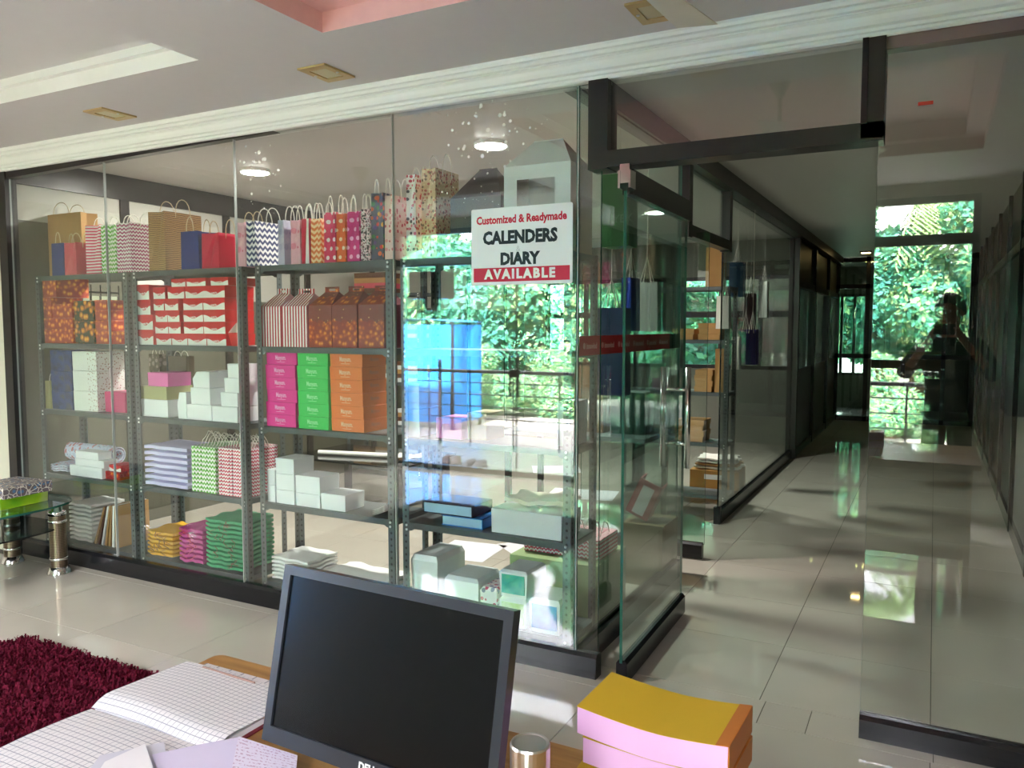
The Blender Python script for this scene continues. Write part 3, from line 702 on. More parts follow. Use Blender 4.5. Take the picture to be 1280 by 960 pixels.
def snack(p0, p1, z0, h, yf, d, lab, grp, scale):
    x0, x1 = clampx(X(p0, yf, 390), X(p1, yf, 390), z0); k = ('snack', round(x1 - x0, 2), round(h, 3), d)
    if k not in _cm: _cm[k] = carton_mesh(round(x1 - x0, 3), d, h, WAVE, 0, 'snack_box')
    o = link('snack_box', _cm[k], None, (x0, yf, z0 + 0.0004)); tag(o, lab, 'box', grp)
    lettering('Lovely Pie', 0.0135 * scale, WHITE_INK, o, ((x1 - x0) * 0.5, -0.0006, h * 0.40), bold=0.0003, sx=0.8)
    return z0 + h + 0.0008
zz = L2
for i in range(4): zz = snack(168.5 - i * 0.2, 190.5 - i * 1.2, zz, 0.0895, 3.245, 0.2, 'larger red snack box with white wavy base in the column by the post', 'larger red snack boxes in one column', 1.5)
rows = 6
for r in range(rows):
    z0 = L2 + r * 0.0685
    cols = [(194, 208.5), (209, 224), (229, 253.5), (254, 281)]
    if r == 0: cols = [(194, 213), (213.6, 233), (233.6, 257), (257.6, 281.5)]
    if r == 1: cols[0] = (193, 209.5); cols[1] = (210, 225)
    if r == 3: cols[0] = (192, 205); cols[1] = (206, 224)
    if r == 4: cols = [(192, 207), (210, 231), (232, 255.5), (256, 281)]
    if r == 5: cols = [(215, 232.5), (234, 258), (264, 286)]
    for j, (a, b) in enumerate(cols): snack(a, b, z0, 0.0675 if r < 5 else 0.046, 3.26, 0.22, 'red snack box with white wavy base, ' + ('bottom layer', 'second layer up', 'third layer up', 'fourth layer up', 'fifth layer up', 'topmost layer')[r] + ' of the wall of boxes', gr + ', layer %d' % (r + 1), 1.0)
# scoop carton
sc = MB(); ww = 0.075
x0 = X(287, 3.25, 420)
sc.hexa([(0.012, 0.012, 0), (ww - 0.012, 0.012, 0), (ww - 0.012, 0.04, 0), (0.012, 0.04, 0), (0, 0, 0.075), (ww, 0, 0.075), (ww, 0.06, 0.075), (0, 0.06, 0.075)], m=0, skip=('top',))
sc.face([(0, 0.06, 0.075), (ww, 0.06, 0.075), (ww, 0.062, 0.13), (0, 0.062, 0.13)], m=1); sc.face([(0, 0.064, 0.13), (ww, 0.064, 0.13), (ww, 0.062, 0.07), (0, 0.062, 0.07)], m=1)
sc.face([(0, 0.0, 0.075), (0, 0.06, 0.075), (0, 0.06, 0.13)], m=1); sc.face([(ww, 0.0, 0.075), (ww, 0.06, 0.13), (ww, 0.06, 0.075)], m=1)
tag(sc.build('fries_scoop', [plain('scoop_red', srgb(206, 36, 36), 0.4), plain('scoop_cream', srgb(240, 226, 214), 0.5)], None, (x0, 3.24, L2)), 'red and cream fries scoop carton at the end of the snack boxes', 'carton')

# gable boxes
def gable(label, x0, x1, z0, hb, hg, mats, d=0.2, yf=3.25, window=False, group=None, slot=True, ridge=0.6):
    x0, x1 = clampx(x0, x1, z0); w = x1 - x0; r = thing('gable_box', label, 'box', (x0, yf, z0), 0, group); a = w * (1 - ridge) / 2; ym = d / 2
    mb = MB()
    if window:
        wx0, wx1, wz0, wz1 = w * 0.2, w * 0.77, hb * 0.42, hb * 0.84
        for q in ((0, wx0, 0, hb), (wx1, w, 0, hb), (wx0, wx1, 0, wz0), (wx0, wx1, wz1, hb)):
            mb.face([(q[0], 0, q[2]), (q[1], 0, q[2]), (q[1], 0, q[3]), (q[0], 0, q[3])])
        mb.box(0, w, 0, d, 0, hb, m={'right': 1, 'left': 1, 'back': 0, 'bottom': 0, 'front': 0, 'top': 0}, skip=('front', 'top'))
    else: mb.box(0, w, 0, d, 0, hb, m={'right': 1, 'left': 1, 'back': 0, 'bottom': 0, 'front': 0, 'top': 0}, skip=('top',))
    mb.build('body', mats, r)
    if window: MB().box(wx0 - 0.005, wx1 + 0.005, 0.002, 0.003, wz0 - 0.005, wz1 + 0.005).build('film_window', glass_mat('cellophane', (0.9, 0.92, 0.9), 0.12), r)
    g = MB(); zr = hb + hg * (0.72 if slot else 0.96)
    g.face([(0, 0, hb), (w, 0, hb), (w - a, ym - 0.004, zr), (a, ym - 0.004, zr)]); g.face([(w, d, hb), (0, d, hb), (a, ym + 0.004, zr), (w - a, ym + 0.004, zr)])
    g.face([(w, 0, hb), (w, d, hb), (w - a, ym + 0.004, zr), (w - a, ym - 0.004, zr)], m=1); g.face([(0, d, hb), (0, 0, hb), (a, ym - 0.004, zr), (a, ym + 0.004, zr)], m=1)
    g.build('gable_roof', mats, r)
    hp = MB(); z1 = hb + hg; hx0, hx1 = a, w - a; s0, s1 = hx0 + (hx1 - hx0) * 0.25, hx1 - (hx1 - hx0) * 0.25; q0, q1 = zr + (z1 - zr) * 0.2, zr + (z1 - zr) * 0.65
    if slot:
        for q in ((hx0, s0, zr, z1), (s1, hx1, zr, z1), (s0, s1, q1, z1), (s0, s1, zr, q0)): hp.box(q[0], q[1], ym - 0.003, ym + 0.003, q[2], q[3])
    else: hp.box(hx0, hx1, ym - 0.003, ym + 0.003, zr, z1)
    hp.build('carry_handle', mats[0] if isinstance(mats, list) else mats, r)
    return r
RS = pat('red_white_candy_stripe', stripes(srgb(190, 34, 50), srgb(246, 240, 236), 0.0195, 0, 0.5))
RS_S = plain('dusty_rose_card', srgb(206, 150, 156), 0.6)
FEST = pat('festive_almond_print', lambda nt: MIX(nt, MT(nt, 'GREATER_THAN', MT(nt, 'ADD', UVc(nt, 'Generated')[2], MT(nt, 'MULTIPLY', NOISE(nt, 30, 2, 'UV'), 0.55)), 0.92), food_fn(srgb(150, 56, 44), [srgb(250, 206, 96), srgb(230, 140, 50), srgb(190, 84, 42)], 40)(nt), RAMP(nt, VOR(nt, 40), [(0.12, srgb(226, 190, 120)), (0.17, srgb(130, 60, 54))])), 0.4)
MAROON = plain('maroon_card', srgb(112, 30, 46), 0.4)
BROWN_D = plain('brown_card', srgb(96, 62, 44), 0.5)
yf = 3.25
hb = Zt(350, 383, yf) - L2; hg = Zt(350, 361, yf + 0.1) - L2 - hb
gable('red and white candy-striped gable box beside the rack post', X(322, yf, 400), X(351.5, yf, 400), L2, hb, hg, [RS, RS_S], 0.2, yf)
gable('red and white candy-striped gable box next to the almond-print one', X(352, yf, 400), X(384, yf, 400), L2, hb, hg * 0.96, [RS, RS_S], 0.2, yf)
for a, b, nm in ((386, 414.5, 'beside the candy-striped one'), (415, 446, 'in the middle of its three'), (448, 480, 'nearest the notice')):
    gable('brown almond-print gable box with carry slot, ' + nm, X(a, yf, 400), X(b, yf, 400), L2, hb * 1.01, hg, [FEST, MAROON], 0.2, yf)
GB = plain('black_card', srgb(30, 32, 34), 0.4); GW = plain('white_card', srgb(232, 232, 228), 0.5)
yf = 3.24
def _g(lab, p0, p1, pyb, pyt, mats, **k):
    x0, x1 = X(p0, yf, 280), X(p1, yf, 280); hb = Zt((p0 + p1) / 2, pyb, yf) - ZT; hg = Zt((p0 + p1) / 2, pyt, yf + 0.1) - ZT - hb
    g = gable(lab, x0, x1, ZT, hb, hg, mats, 0.25, yf, **k)
    MB().tube([((x1 - x0) * 0.53, 0.10, hb + hg * 0.66), ((x1 - x0) * 0.545, 0.07, hb + hg * 0.4), ((x1 - x0) * 0.5, 0.03, hb + hg * 0.12)], 0.003, 5).build('cord', CORD if 'black' in lab else plain('grey_cord', srgb(60, 60, 60), 0.6), g)
_g('black gable carry box beside the tan floral bag', 563, 626, 246, 211, [GB, GB], slot=False, ridge=0.35)
_g('large white gable carry box with clear window above the notice', 630, 713, 205, 175, [GW, plain('kraft_inner_card', srgb(170, 150, 130), 0.6)], slot=False, ridge=0.45, window=True)

# second level down
yf = 3.26
OLIVE = plain('olive_paper', srgb(176, 172, 120), 0.6)
bag('small olive gift bag with white cord loop on the rack', X(54, 3.27, 490), X(63, 3.25, 490), L3, Zt(58, 476, 3.25) - L3, OLIVE, 0.10, 3.25, CORD, 0.05, name='gift_bag')
NAVB = pat('navy_gift_print', blotch([(0.35, srgb(24, 34, 66)), (0.5, srgb(36, 62, 120)), (0.65, srgb(70, 66, 60))], 9), 0.35)
z = L3
for i, py in enumerate((489, 464, 438)):
    zt = Zt(77, py, yf); z = carton('navy gift box with faded print in the column of three', X(63.5, yf, 470), X(90, yf, 470), z, zt - z, NAVB, 0.2, yf, 'gift_box', 'box', 'navy gift boxes')
WPR = pat('white_lace_print', lambda nt: MIX(nt, MT(nt, 'MULTIPLY', MT(nt, 'GREATER_THAN', UVc(nt, 'Generated')[0], 0.62), MT(nt, 'LESS_THAN', VOR(nt, 70), 0.3)), srgb(226, 232, 226), srgb(168, 140, 124)), 0.5)
z = L3
for py in (489, 464, 439.5):
    zt = Zt(107, py, yf); z = carton('white gift box with lacy brown print in the column of three', X(91, yf, 470), X(121, yf, 470), z, zt - z, WPR, 0.2, yf, 'gift_box', 'box', 'white lace-print gift boxes')
PKB = plain('hot_pink_card', srgb(208, 66, 120), 0.45)
carton('hot pink gift box beside the white lace-print boxes', X(131, 3.3, 500), X(156, 3.3, 500), L3, Zt(140, 490, 3.3) - L3, PKB, 0.16, 3.3, 'gift_box', 'box')
WB = plain('white_box_card', srgb(230, 234, 234), 0.5, 0, 0.35, 0.02)
ROSE = plain('pink_card', srgb(226, 110, 176), 0.5)
yf = 3.25
z = carton('white shoe-size box under the olive box', X(174, yf, 500), X(209.5, yf, 500), L3, Zt(190, 499.5, yf) - L3, WB, 0.19, yf)
z = carton('olive box between the white box and the pink box', X(174.5, yf, 500), X(208.5, yf, 500), z, Zt(190, 483, yf) - z, plain('olive_card', srgb(168, 168, 118), 0.5), 0.19, yf)
carton('bright pink box on top of the olive box', X(185, yf, 480), X(210, yf, 480), z, Zt(197, 466, yf) - z, ROSE, 0.17, yf)
def hexbox(label, x0, x1, z0, h, d, yf, rz=0):
    w = x1 - x0; mb = MB(); mb.prism([(0.006, 0), (w, 0), (w, h), (w * 0.25, h), (0, h * 0.55)], 0, d, 'y')
    tag(mb.build('folded_box', WB, None, (x0, yf, z0 + 0.001), (0, 0, rz)), label, 'box'); return z0 + h + 0.001
hexbox('narrow white folded box standing beside the white shoe-size box', X(222, yf, 510), X(233, yf, 510), L3, Zt(228, 491, yf) - L3, 0.16, yf)
wg = 'plain white boxes on the second rack'
za = carton('plain white box in the bottom row on the snack-box rack', X(233.5, yf, 515), X(264.5, yf, 515), L3, Zt(249, 506, yf) - L3, WB, 0.2, yf, 'carton', 'box', wg)
carton('plain white box in the bottom row on the snack-box rack', X(265, yf, 515), X(296.5, yf, 515), L3, Zt(281, 508.5, yf) - L3, WB, 0.2, yf, 'carton', 'box', wg)
zb = carton('plain white box in the middle row under the folded box', X(238.5, yf, 500), X(262.5, yf, 500), za, Zt(250, 485, yf) - za, WB, 0.2, yf)
zc = Zt(281, 508.5, yf) + 0.002
zd = carton('small white box, lowest of the stepped stack of three', X(276, yf, 500), X(297, yf, 500), zc, Zt(285, 491, yf) - zc, WB, 0.16, yf)
zd = carton('small white box in the middle of the stepped stack of three', X(280.5, yf, 480), X(302, yf, 480), zd, Zt(290, 473, yf) - zd, WB, 0.14, yf)
carton('small white box on top of the stepped stack of three', X(284.5, yf, 470), X(302, yf, 470), zd, Zt(293, 455, yf) - zd, WB, 0.14, yf)
hexbox('white box with a folded pointed end on the middle row', X(241, yf, 480), X(262, yf, 480), zb, Zt(250, 465, yf) - zb, 0.22, yf)
# shiny brown gift bags behind
SHB = plain('shiny_taupe_paper', srgb(92, 84, 66), 0.25, 0.3, 0.5, 0.2)
bag('shiny taupe gift bag standing behind the pink box', X(200, 3.42, 450), X(228, 3.42, 450), L3, 0.36, SHB, 0.06, 3.452, CORD, 0.03, name='gift_bag')
bag('shiny taupe gift bag with a lace pattern by the rack post', X(182, 3.43, 450), X(196, 3.43, 450), L3, 0.37, pat('lace_taupe', florals(srgb(110, 100, 78), [srgb(170, 156, 140), srgb(96, 86, 66)], 30)), 0.06, 3.452, CORD, 0.03, name='gift_bag')
# coloured cake boxes: six pink, six green, six orange
PKC = plain('magenta_card', srgb(232, 56, 150), 0.45, 0, 0.35, 0.03); GRC = plain('green_card', srgb(62, 206, 98), 0.45, 0, 0.35, 0.03); ORC = plain('orange_card', srgb(240, 126, 62), 0.45, 0, 0.35, 0.03)
PALEI = {'pink': plain('pale_pink_ink', srgb(250, 190, 226), 0.5), 'green': plain('pale_green_ink', srgb(180, 244, 190), 0.5), 'orange': plain('pale_orange_ink', srgb(252, 210, 178), 0.5)}
random.seed(4)
for nm, mat_, p0, p1 in (('pink', PKC, 332.5, 369.5), ('green', GRC, 371.5, 409.5), ('orange', ORC, 412.5, 453)):
    x0, x1 = X(p0, 3.245, 480), X(p1, 3.245, 480); w = x1 - x0; hh = 0.0668
    me = carton_mesh(w, 0.2, hh, mat_, 0.0, 'cake_box')
    for i in range(6):
        dx = random.uniform(-0.004, 0.004)
        o = link('cake_box', me, None, (x0 + dx, 3.245 + random.uniform(0, 0.005), L3 + i * (hh + 0.0008)), (0, 0, random.uniform(-0.012, 0.012)))
        tag(o, 'bright %s cake box with pale lettering in the column of six' % nm, 'box', 'column of %s cake boxes' % nm)
        lettering('Manyum.', 0.034, PALEI[nm], o, (w * 0.48, -0.0006, hh * 0.56), bold=0.0008, sx=0.62)
        MB().box(w * 0.34, w * 0.62, -0.0006, -0.0001, hh * 0.2, hh * 0.235).build('caption_line', PALEI[nm], o)
        if nm == 'orange': lettering('Manyum.', 0.03, plain('dull_orange_ink', srgb(214, 130, 96), 0.5), o, (w + 0.0006, 0.1, hh * 0.56), (math.radians(90), 0, math.radians(90)), bold=0.0006, sx=0.7)
# fourth rack, middle shelf
RWB = pat('pale_teal_box_card', blotch([(0.4, srgb(220, 232, 236)), (0.7, srgb(200, 220, 226))], 4), 0.4)
z = L3
for i, py in enumerate((511, 478)):
    z = carton('pale box with red edge print, stacked in two beside the rack post', X(501, 3.25, 500), X(524, 3.25, 500), z, Zt(512, py, 3.25) - z, RWB, 0.2, 3.25, 'carton', 'box', 'pale boxes by the post')
z = L3
for py in (528, 503):
    z = carton('pale grey box stacked in two at the showroom corner', X(696, 3.30, 530), X(714, 3.30, 530), z, Zt(712, py, 3.30) - z, plain('pale_grey_card', srgb(190, 196, 198), 0.5), 0.19, 3.30, 'carton', 'box', 'pale grey boxes at the corner')
carton('lilac pink box low on the shelf behind the notice', X(545, 3.27, 535), X(577, 3.27, 535), L3, 0.10, plain('lilac_card', srgb(222, 130, 196), 0.5), 0.18, 3.27)
carton('tan box low on the shelf beside the lilac pink box', X(584, 3.3, 535), X(608, 3.3, 535), L3, 0.13, plain('tan_card', srgb(190, 168, 140), 0.6), 0.18, 3.3)
# ------------------------------------------------------------------ lower shelves
def flat_bag_mesh(w, d, h, mat, seed, wav=0.006, cord=None):
    rnd = random.Random(seed); ph = [rnd.uniform(0, 6.28) for _ in range(6)]; mb = MB()
    def s(u, v, top):
        x, y = u * w, v * d
        e = min(u, 1 - u, v, 1 - v); bul = min(1, e * 9) ** 0.5
        zz = wav * (math.sin(u * 7 + ph[0]) + math.sin(v * 9 + ph[1]) + 0.6 * math.sin(u * 17 + v * 11 + ph[2])) * 0.4
        x += 0.006 * math.sin(v * 12 + ph[3]); y += 0.006 * math.sin(u * 12 + ph[4])
        return (x, y, h * (0.5 + (0.5 if top else -0.5) * (0.62 + 0.38 * bul)) + zz)
    mb.grid(lambda u, v: s(u, v, True), 12, 8); mb.grid(lambda u, v: s(1 - u, v, False), 12, 8)
    for fn in ((lambda t: (t, 0)), (lambda t: (1, t)), (lambda t: (1 - t, 1)), (lambda t: (0, 1 - t))):
        mb.grid(lambda u, v: s(*fn(u), v > 0.5), 12, 1)
    return mb.mesh('folded_bag', mat, True)
def pile(n, label, group, x0, x1, z0, z1, mat, d=0.26, yf=3.25, wav=0.006, jit=0.008, cords=False, slope=0.0, cordm=CORD):
    x0, x1 = clampx(x0 - 0.0, x1 + 0.0, z0); x0 += 0.013; x1 -= 0.013; jit = min(jit, 0.002)
    h = (z1 - z0) / n; rnd = random.Random(label); me = [flat_bag_mesh(x1 - x0, min(d, 0.25), h * 0.84, mat, len(label), wav)] * 3
    for i in range(n):
        o = link('folded_bag', me[i % 3], None, (x0 + rnd.uniform(-jit, jit), yf + rnd.uniform(-jit, jit) * 0.6 + slope * i, z0 + wav * 1.05 + i * h * (1 - 1.05 * wav / (z1 - z0))), (0, 0, rnd.uniform(-0.006, 0.006))); tag(o, label, 'bag', group)
        if cords and i > 0:
            for q in range(2):
                a = rnd.uniform(0.15, 0.85) * (x1 - x0); pts = [(a + rnd.uniform(-0.03, 0.03), -0.013 - 0.006 * math.sin(t * 1.2), h * 0.8 - t * 0.012 + rnd.uniform(-0.004, 0.004)) for t in range(4)]
                MB().tube(pts, 0.0022, 4).build('cord', cordm, o)
def standing(n, label, group, x0, x1, z0, h, mat, d=0.22, yf=3.25):
    if yf < 3.53: x0, x1 = clampx(x0, x1, z0); x1 -= 0.012
    w = (x1 - x0) / n; rnd = random.Random(label)
    mb = MB().hexa([(0.001, 0.002, 0), (w - 0.0015, 0.002, 0), (w - 0.0015, d, 0), (0.001, d, 0), (0.0, 0, h), (w * 0.9, 0, h), (w * 0.9, d, h), (0.0, d, h)])
    me = mb.mesh('folded_bag', mat)
    for i in range(n):
        o = link('folded_bag', me, None, (x0 + i * w, yf + rnd.uniform(0, 0.008), z0 + 0.002), (0, 0.025, 0)); tag(o, label, 'bag', group)
        MB().tube([(w * 0.4 + 0.004 * math.sin(t), d * (0.25 + 0.5 * t / 8), h - 0.01 + (0.075 + rnd.uniform(-0.012, 0.012)) * math.sin(math.pi * t / 8) ** 0.7) for t in range(9)], 0.0026, 5).build('handle', CORD, o, smooth=True)
# rack 1, level four: rolled mats and flat white boxes
MATP = pat('blue_medallion_print', lambda nt: MIX(nt, MT(nt, 'LESS_THAN', VOR(nt, 9), 0.35), MIX(nt, MT(nt, 'LESS_THAN', VOR(nt, 24), 0.28), srgb(196, 204, 222), srgb(120, 134, 170)), srgb(190, 120, 126)), 0.7)
def roll_mesh(L, r, turns, mat):
    mb = MB(); N = 40; t = 0.006
    pr = [((r * (0.42 + 0.58 * i / N)) * math.cos(2 * math.pi * turns * i / N), (r * (0.42 + 0.58 * i / N)) * math.sin(2 * math.pi * turns * i / N)) for i in range(N + 1)]
    po = [(x * (1 + t / max(r * 0.5, math.hypot(x, z))), z * (1 + t / max(r * 0.5, math.hypot(x, z)))) for x, z in pr]
    for i in range(N):
        a, b, c, d_ = pr[i], pr[i + 1], po[i + 1], po[i]
        mb.face([(a[0], 0, a[1]), (b[0], 0, b[1]), (c[0], 0, c[1]), (d_[0], 0, d_[1])], uv=[(0, 0)] * 4); mb.face([(d_[0], L, d_[1]), (c[0], L, c[1]), (b[0], L, b[1]), (a[0], L, a[1])], uv=[(0, 0)] * 4)
        mb.face([(a[0], 0, a[1]), (a[0], L, a[1]), (b[0], L, b[1]), (b[0], 0, b[1])], uv=[(i / N * 2, 0), (i / N * 2, L * 4), (i / N * 2 + .05, L * 4), (i / N * 2 + .05, 0)])
        mb.face([(d_[0], 0, d_[1]), (c[0], 0, c[1]), (c[0], L, c[1]), (d_[0], L, d_[1])], uv=[(i / N * 2, 0), (i / N * 2 + .05, 0), (i / N * 2 + .05, L * 4), (i / N * 2, L * 4)])
    return mb.mesh('rolled_mat', mat, True)
tag(link('rolled_mat', roll_mesh(0.44, 0.060, 2.2, MATP), None, (-5.185, 3.395, L4 + 0.124), (0, 0, math.radians(-86))), 'rolled mat with blue medallion print lying on folded mats', 'mat')
pile(3, 'folded blue printed mat under the rolled one', 'folded printed mats', X(55, 3.26, 580), X(84, 3.25, 580), L4, L4 + 0.055, MATP, 0.22, 3.25, 0.01)
z = L4
for p0, p1, py in ((87, 127, 583.5), (94, 130, 574.5), (95, 123, 565)):
    z = carton('flat white box stacked in three beside the printed mats', X(p0, 3.235, 580), X(p1, 3.235, 580), z, Zt(110, py, 3.235) - z, WB, 0.095, 3.235, 'carton', 'box', 'flat white boxes beside mats')
carton('red and yellow food-print box beside the flat white boxes', X(131.5, 3.26, 595), X(150, 3.26, 595), L4, 0.05, pat('pizza_print', food_fn(srgb(150, 30, 30), [srgb(250, 220, 90), srgb(226, 110, 40), srgb(190, 50, 34)], 30)), 0.14, 3.26)
z = L4 + 0.0515
z = carton('small red and white carton on the food-print box', X(136, 3.27, 585), X(151, 3.27, 585), z, 0.04, WAVE, 0.12, 3.27)
# rack 2, level four
LAV = plain('lavender_paper', srgb(204, 200, 232), 0.6, 0, 0.3, 0.03)
pile(7, 'flat lavender paper bag in the neat pile on the rack', 'pile of lavender bags', X(180, 3.245, 590), X(237, 3.245, 590), L4, Zt(205, 556, 3.245), LAV, 0.26, 3.245, 0.002, 0.003)
standing(8, 'green chevron paper bag filed upright with its folded neighbours', 'upright green chevron bags', X(239, 3.245, 590), X(271, 3.245, 590), L4, 0.27, GC, 0.24, 3.245)
standing(10, 'red chevron paper bag filed upright beside the green ones', 'upright red chevron bags', X(272, 3.245, 590), X(309, 3.245, 590), L4, 0.275, RC, 0.24, 3.245)
# rack 3, level four: cube boxes
cu = 'small white cube boxes on the third rack'
yf = 3.245
for cols, pys in (((334, 344), (606.5, 587)), ((345, 368), (613, 593, 573.5)), ((369.5, 400), (617.5, 595.5)), ((401, 431.5), (618,))):
    z = L4
    for py in pys:
        z = carton('small white cube box in the stepped pile', X(cols[0], yf, 605), X(cols[1], yf, 605) - 0.002, z, Zt(sum(cols) / 2, py, yf) - z, WB, 0.13 if cols[0] < 345 else 0.16, yf, 'cube_box', 'box', cu)
for i in range(4):
    x0 = X(465, 3.26, 635) + i * 0.0
    tag(MB().grid(lambda u, v: (u * 0.10, v * 0.2, 0.002 + 0.045 * u * u), 6, 1).build('loose_sheet', GW, None, (x0, 3.26, L4 + i * 0.008)), 'curled white sheet lying beside the cube boxes', 'paper', 'curled sheets on the third rack')
# rack 4, level four: file boxes and trays
BLU = plain('blue_file_card', srgb(30, 120, 200), 0.4); PBL = plain('pale_blue_card', srgb(170, 206, 232), 0.45)
def file_box(lab, p0, p1, z0, h, cov, yf=3.26, d=0.2):
    x0, x1 = X(p0, yf, 640), X(p1, yf, 640); w = x1 - x0; t = thing('file_box', lab, 'file', (x0, yf, z0))
    MB().box(0.004, w - 0.004, 0.004, d, 0.004, h - 0.004).build('page_block', PBL, t); c = MB().box(0, w, 0, d, 0, 0.004).box(0, w, 0, d, h - 0.004, h).box(w - 0.004, w, 0, d, 0, h)
    c.build('cover', cov, t); return z0 + h
DKB = plain('dark_binder_cloth', srgb(34, 40, 58), 0.5)
z = file_box('pale blue file with blue spine under the dark binder', 552, 603, L4, 0.05, BLU)
file_box('long dark binder with pale edge lying on the blue file', 529, 590, z + 0.001, 0.055, DKB)
carton('low white lidless tray box on the notice rack', X(614, 3.25, 660), X(702, 3.25, 660), L4, 0.115, WB, 0.22, 3.25, 'tray_box', 'box')
tag(link('folded_bag', flat_bag_mesh(0.3, 0.22, 0.03, plain('beige_cloth', srgb(196, 186, 170), 0.8), 7, 0.02), None, (X(630, 3.26, 640), 3.26, L4 + 0.14)), 'crumpled beige paper resting on the low white tray', 'paper')
# floor shelf: paper stacks and folded bags
pile(9, 'thick white paper ream in the pile behind the glass table', 'white reams on the first rack', X(86, 3.26, 660), X(111, 3.26, 660) + 0.05, L5, Zt(98, 628, 3.26), GW, 0.24, 3.26, 0.001, 0.003)
for i in range(7):
    w = 0.03 + 0.006 * (i % 3); lean = math.radians(24 - i * 4); m = (KRAFT, BROWN_D, GW, KRAFT, KRAFT_L, GW, KRAFT, KRAFT)[i]
    x0 = X(114, 3.25, 690) + 0.018 + i * 0.036
    o = MB().hexa([(0, 0, 0), (0.018, 0, 0), (0.018, 0.24, 0), (0, 0.24, 0), (0, 0.0, 0.27), (0.014, 0, 0.27), (0.014, 0.24, 0.27), (0, 0.24, 0.27)]).build('folded_bag', m, None, (x0, 3.26, L5 + 0.019 * math.sin(lean)), (0, lean, 0))
    tag(o, ('leaning white paper bag filed among kraft ones' if m is GW else 'leaning kraft paper bag in the filed row by the rack post'), 'bag', 'leaning filed bags')
YEL = plain('mustard_bag_cloth', srgb(214, 164, 52), 0.8, 0, 0.2, 0.06, 0.2); MAG = plain('magenta_bag_cloth', srgb(186, 74, 138), 0.8, 0, 0.2, 0.06, 0.2); GRN = plain('sea_green_bag_cloth', srgb(62, 150, 104), 0.8, 0, 0.2, 0.06, 0.2)
CB = plain('brown_cord', srgb(104, 76, 60), 0.7)
pile(6, 'folded mustard yellow cloth bag in its slumped pile', 'pile of mustard bags', X(183, 3.25, 690), X(218, 3.25, 690), L5, Zt(200, 664, 3.25), YEL, 0.25, 3.25, 0.008, 0.012, True, cordm=CB)
pile(7, 'folded magenta cloth bag in its slumped pile', 'pile of magenta bags', X(221, 3.24, 690), X(254, 3.24, 690), L5, Zt(238, 660, 3.24), MAG, 0.26, 3.24, 0.009, 0.008, True, cordm=CORAL)
pile(11, 'folded sea green cloth bag with brown cords in the tall pile', 'pile of sea green bags', X(257, 3.24, 690), X(305, 3.24, 690), L5, Zt(285, 650, 3.24), GRN, 0.26, 3.24, 0.008, 0.008, True, cordm=CB)
pile(6, 'large white paper sack lying folded on the floor shelf', 'folded white sacks', X(338, 3.26, 710), X(388, 3.26, 710), L5, Zt(360, 697, 3.26), GW, 0.24, 3.26, 0.002, 0.004)
pile(3, 'crumpled white paper sack slumped beside the folded sacks', 'crumpled white sacks', X(396, 3.25, 715), X(480, 3.25, 715), L5, L5 + 0.09, GW, 0.25, 3.25, 0.011, 0.002)
# packets on the last rack's floor shelf
def packet(lab, p0, p1, pyt, z0, mat, yf=3.25, d=0.2, face=None, grp=None, pyb=None):
    x0, x1 = clampx(X(p0, yf, 740), X(p1, yf, 740), z0); w = x1 - x0; h = Zt((p0 + p1) / 2, pyt, yf) - z0; t = thing('wrapped_packet', lab, 'packet', (x0, yf, z0 + 0.001), 0, grp)
    mb = MB(); mb.hexa([(0.008, 0.006, 0), (w - 0.008, 0.006, 0), (w, d, 0), (0, d, 0), (0, 0, h * 0.9), (w, 0, h * 0.9), (w, d, h * 0.9), (0, d, h * 0.9)], skip=('top',)); mb.hexa([(0, 0, h * 0.9), (w, 0, h * 0.9), (w, d, h * 0.9), (0, d, h * 0.9), (0.012, 0.012, h), (w - 0.012, 0.012, h), (w - 0.012, d - 0.012, h), (0.012, d - 0.012, h)], skip=('bottom',))
    mb.build('wrapper', mat, t)
    if face: MB().box(w * 0.1, w * 0.9, -0.003, 0.004, h * 0.14, h * 0.84).build('printed_panel', face, t)
    return z0 + h + 0.002
WRAP = plain('glossy_white_wrap', srgb(226, 236, 236), 0.18, 0, 0.6, 0.05, 0.15, 8)
TEAL = pat('teal_scene_print', blotch([(0.35, srgb(40, 170, 170)), (0.5, srgb(90, 200, 170)), (0.62, srgb(150, 220, 120))], 6, 'UV', 3), 0.3)
BLUP = pat('blue_scene_print', blotch([(0.35, srgb(40, 100, 190)), (0.55, srgb(80, 160, 220)), (0.7, srgb(190, 230, 240))], 6, 'UV', 3), 0.3)
GRNP = pat('green_leaf_print', blotch([(0.35, srgb(190, 220, 150)), (0.55, srgb(220, 236, 210)), (0.7, srgb(130, 190, 90))], 12, 'UV', 3), 0.3)
packet('tall white wrapped packet with green side and grey top', 514, 547, 695, L5, WRAP, 3.24, 0.26, None)
packet('white shrink-wrapped packet beside the tall one', 556, 598, 722, L5, WRAP, 3.25, 0.22)
packet('small patterned pink and white tissue packet', 600, 621, 735, L5, pat('pink_tissue_print', florals(srgb(232, 226, 232), [srgb(196, 80, 120), srgb(120, 120, 160)], 40)), 3.26, 0.16)
z = packet('white wrapped packet with green leaf print, under the teal one', 624, 658, 748, L5, WRAP, 3.24, 0.2, GRNP)
packet('wrapped packet with teal seaside picture', 624, 659, 714, z, WRAP, 3.24, 0.2, TEAL)
packet('wrapped packet with blue seaside picture', 661, 700, 750, L5, WRAP, 3.24, 0.2, BLUP)
standing(9, 'red chevron bag with white cord loops on the green carton', 'red chevron bags on green carton', -1.86, -1.44, 0.335, 0.1, RC, 0.26, 3.66)
carton('pale green carton on the floor behind the corner rack', -1.90, -1.42, 0.0, 0.33, plain('pale_green_card', srgb(150, 172, 120), 0.6), 0.42, 3.58)

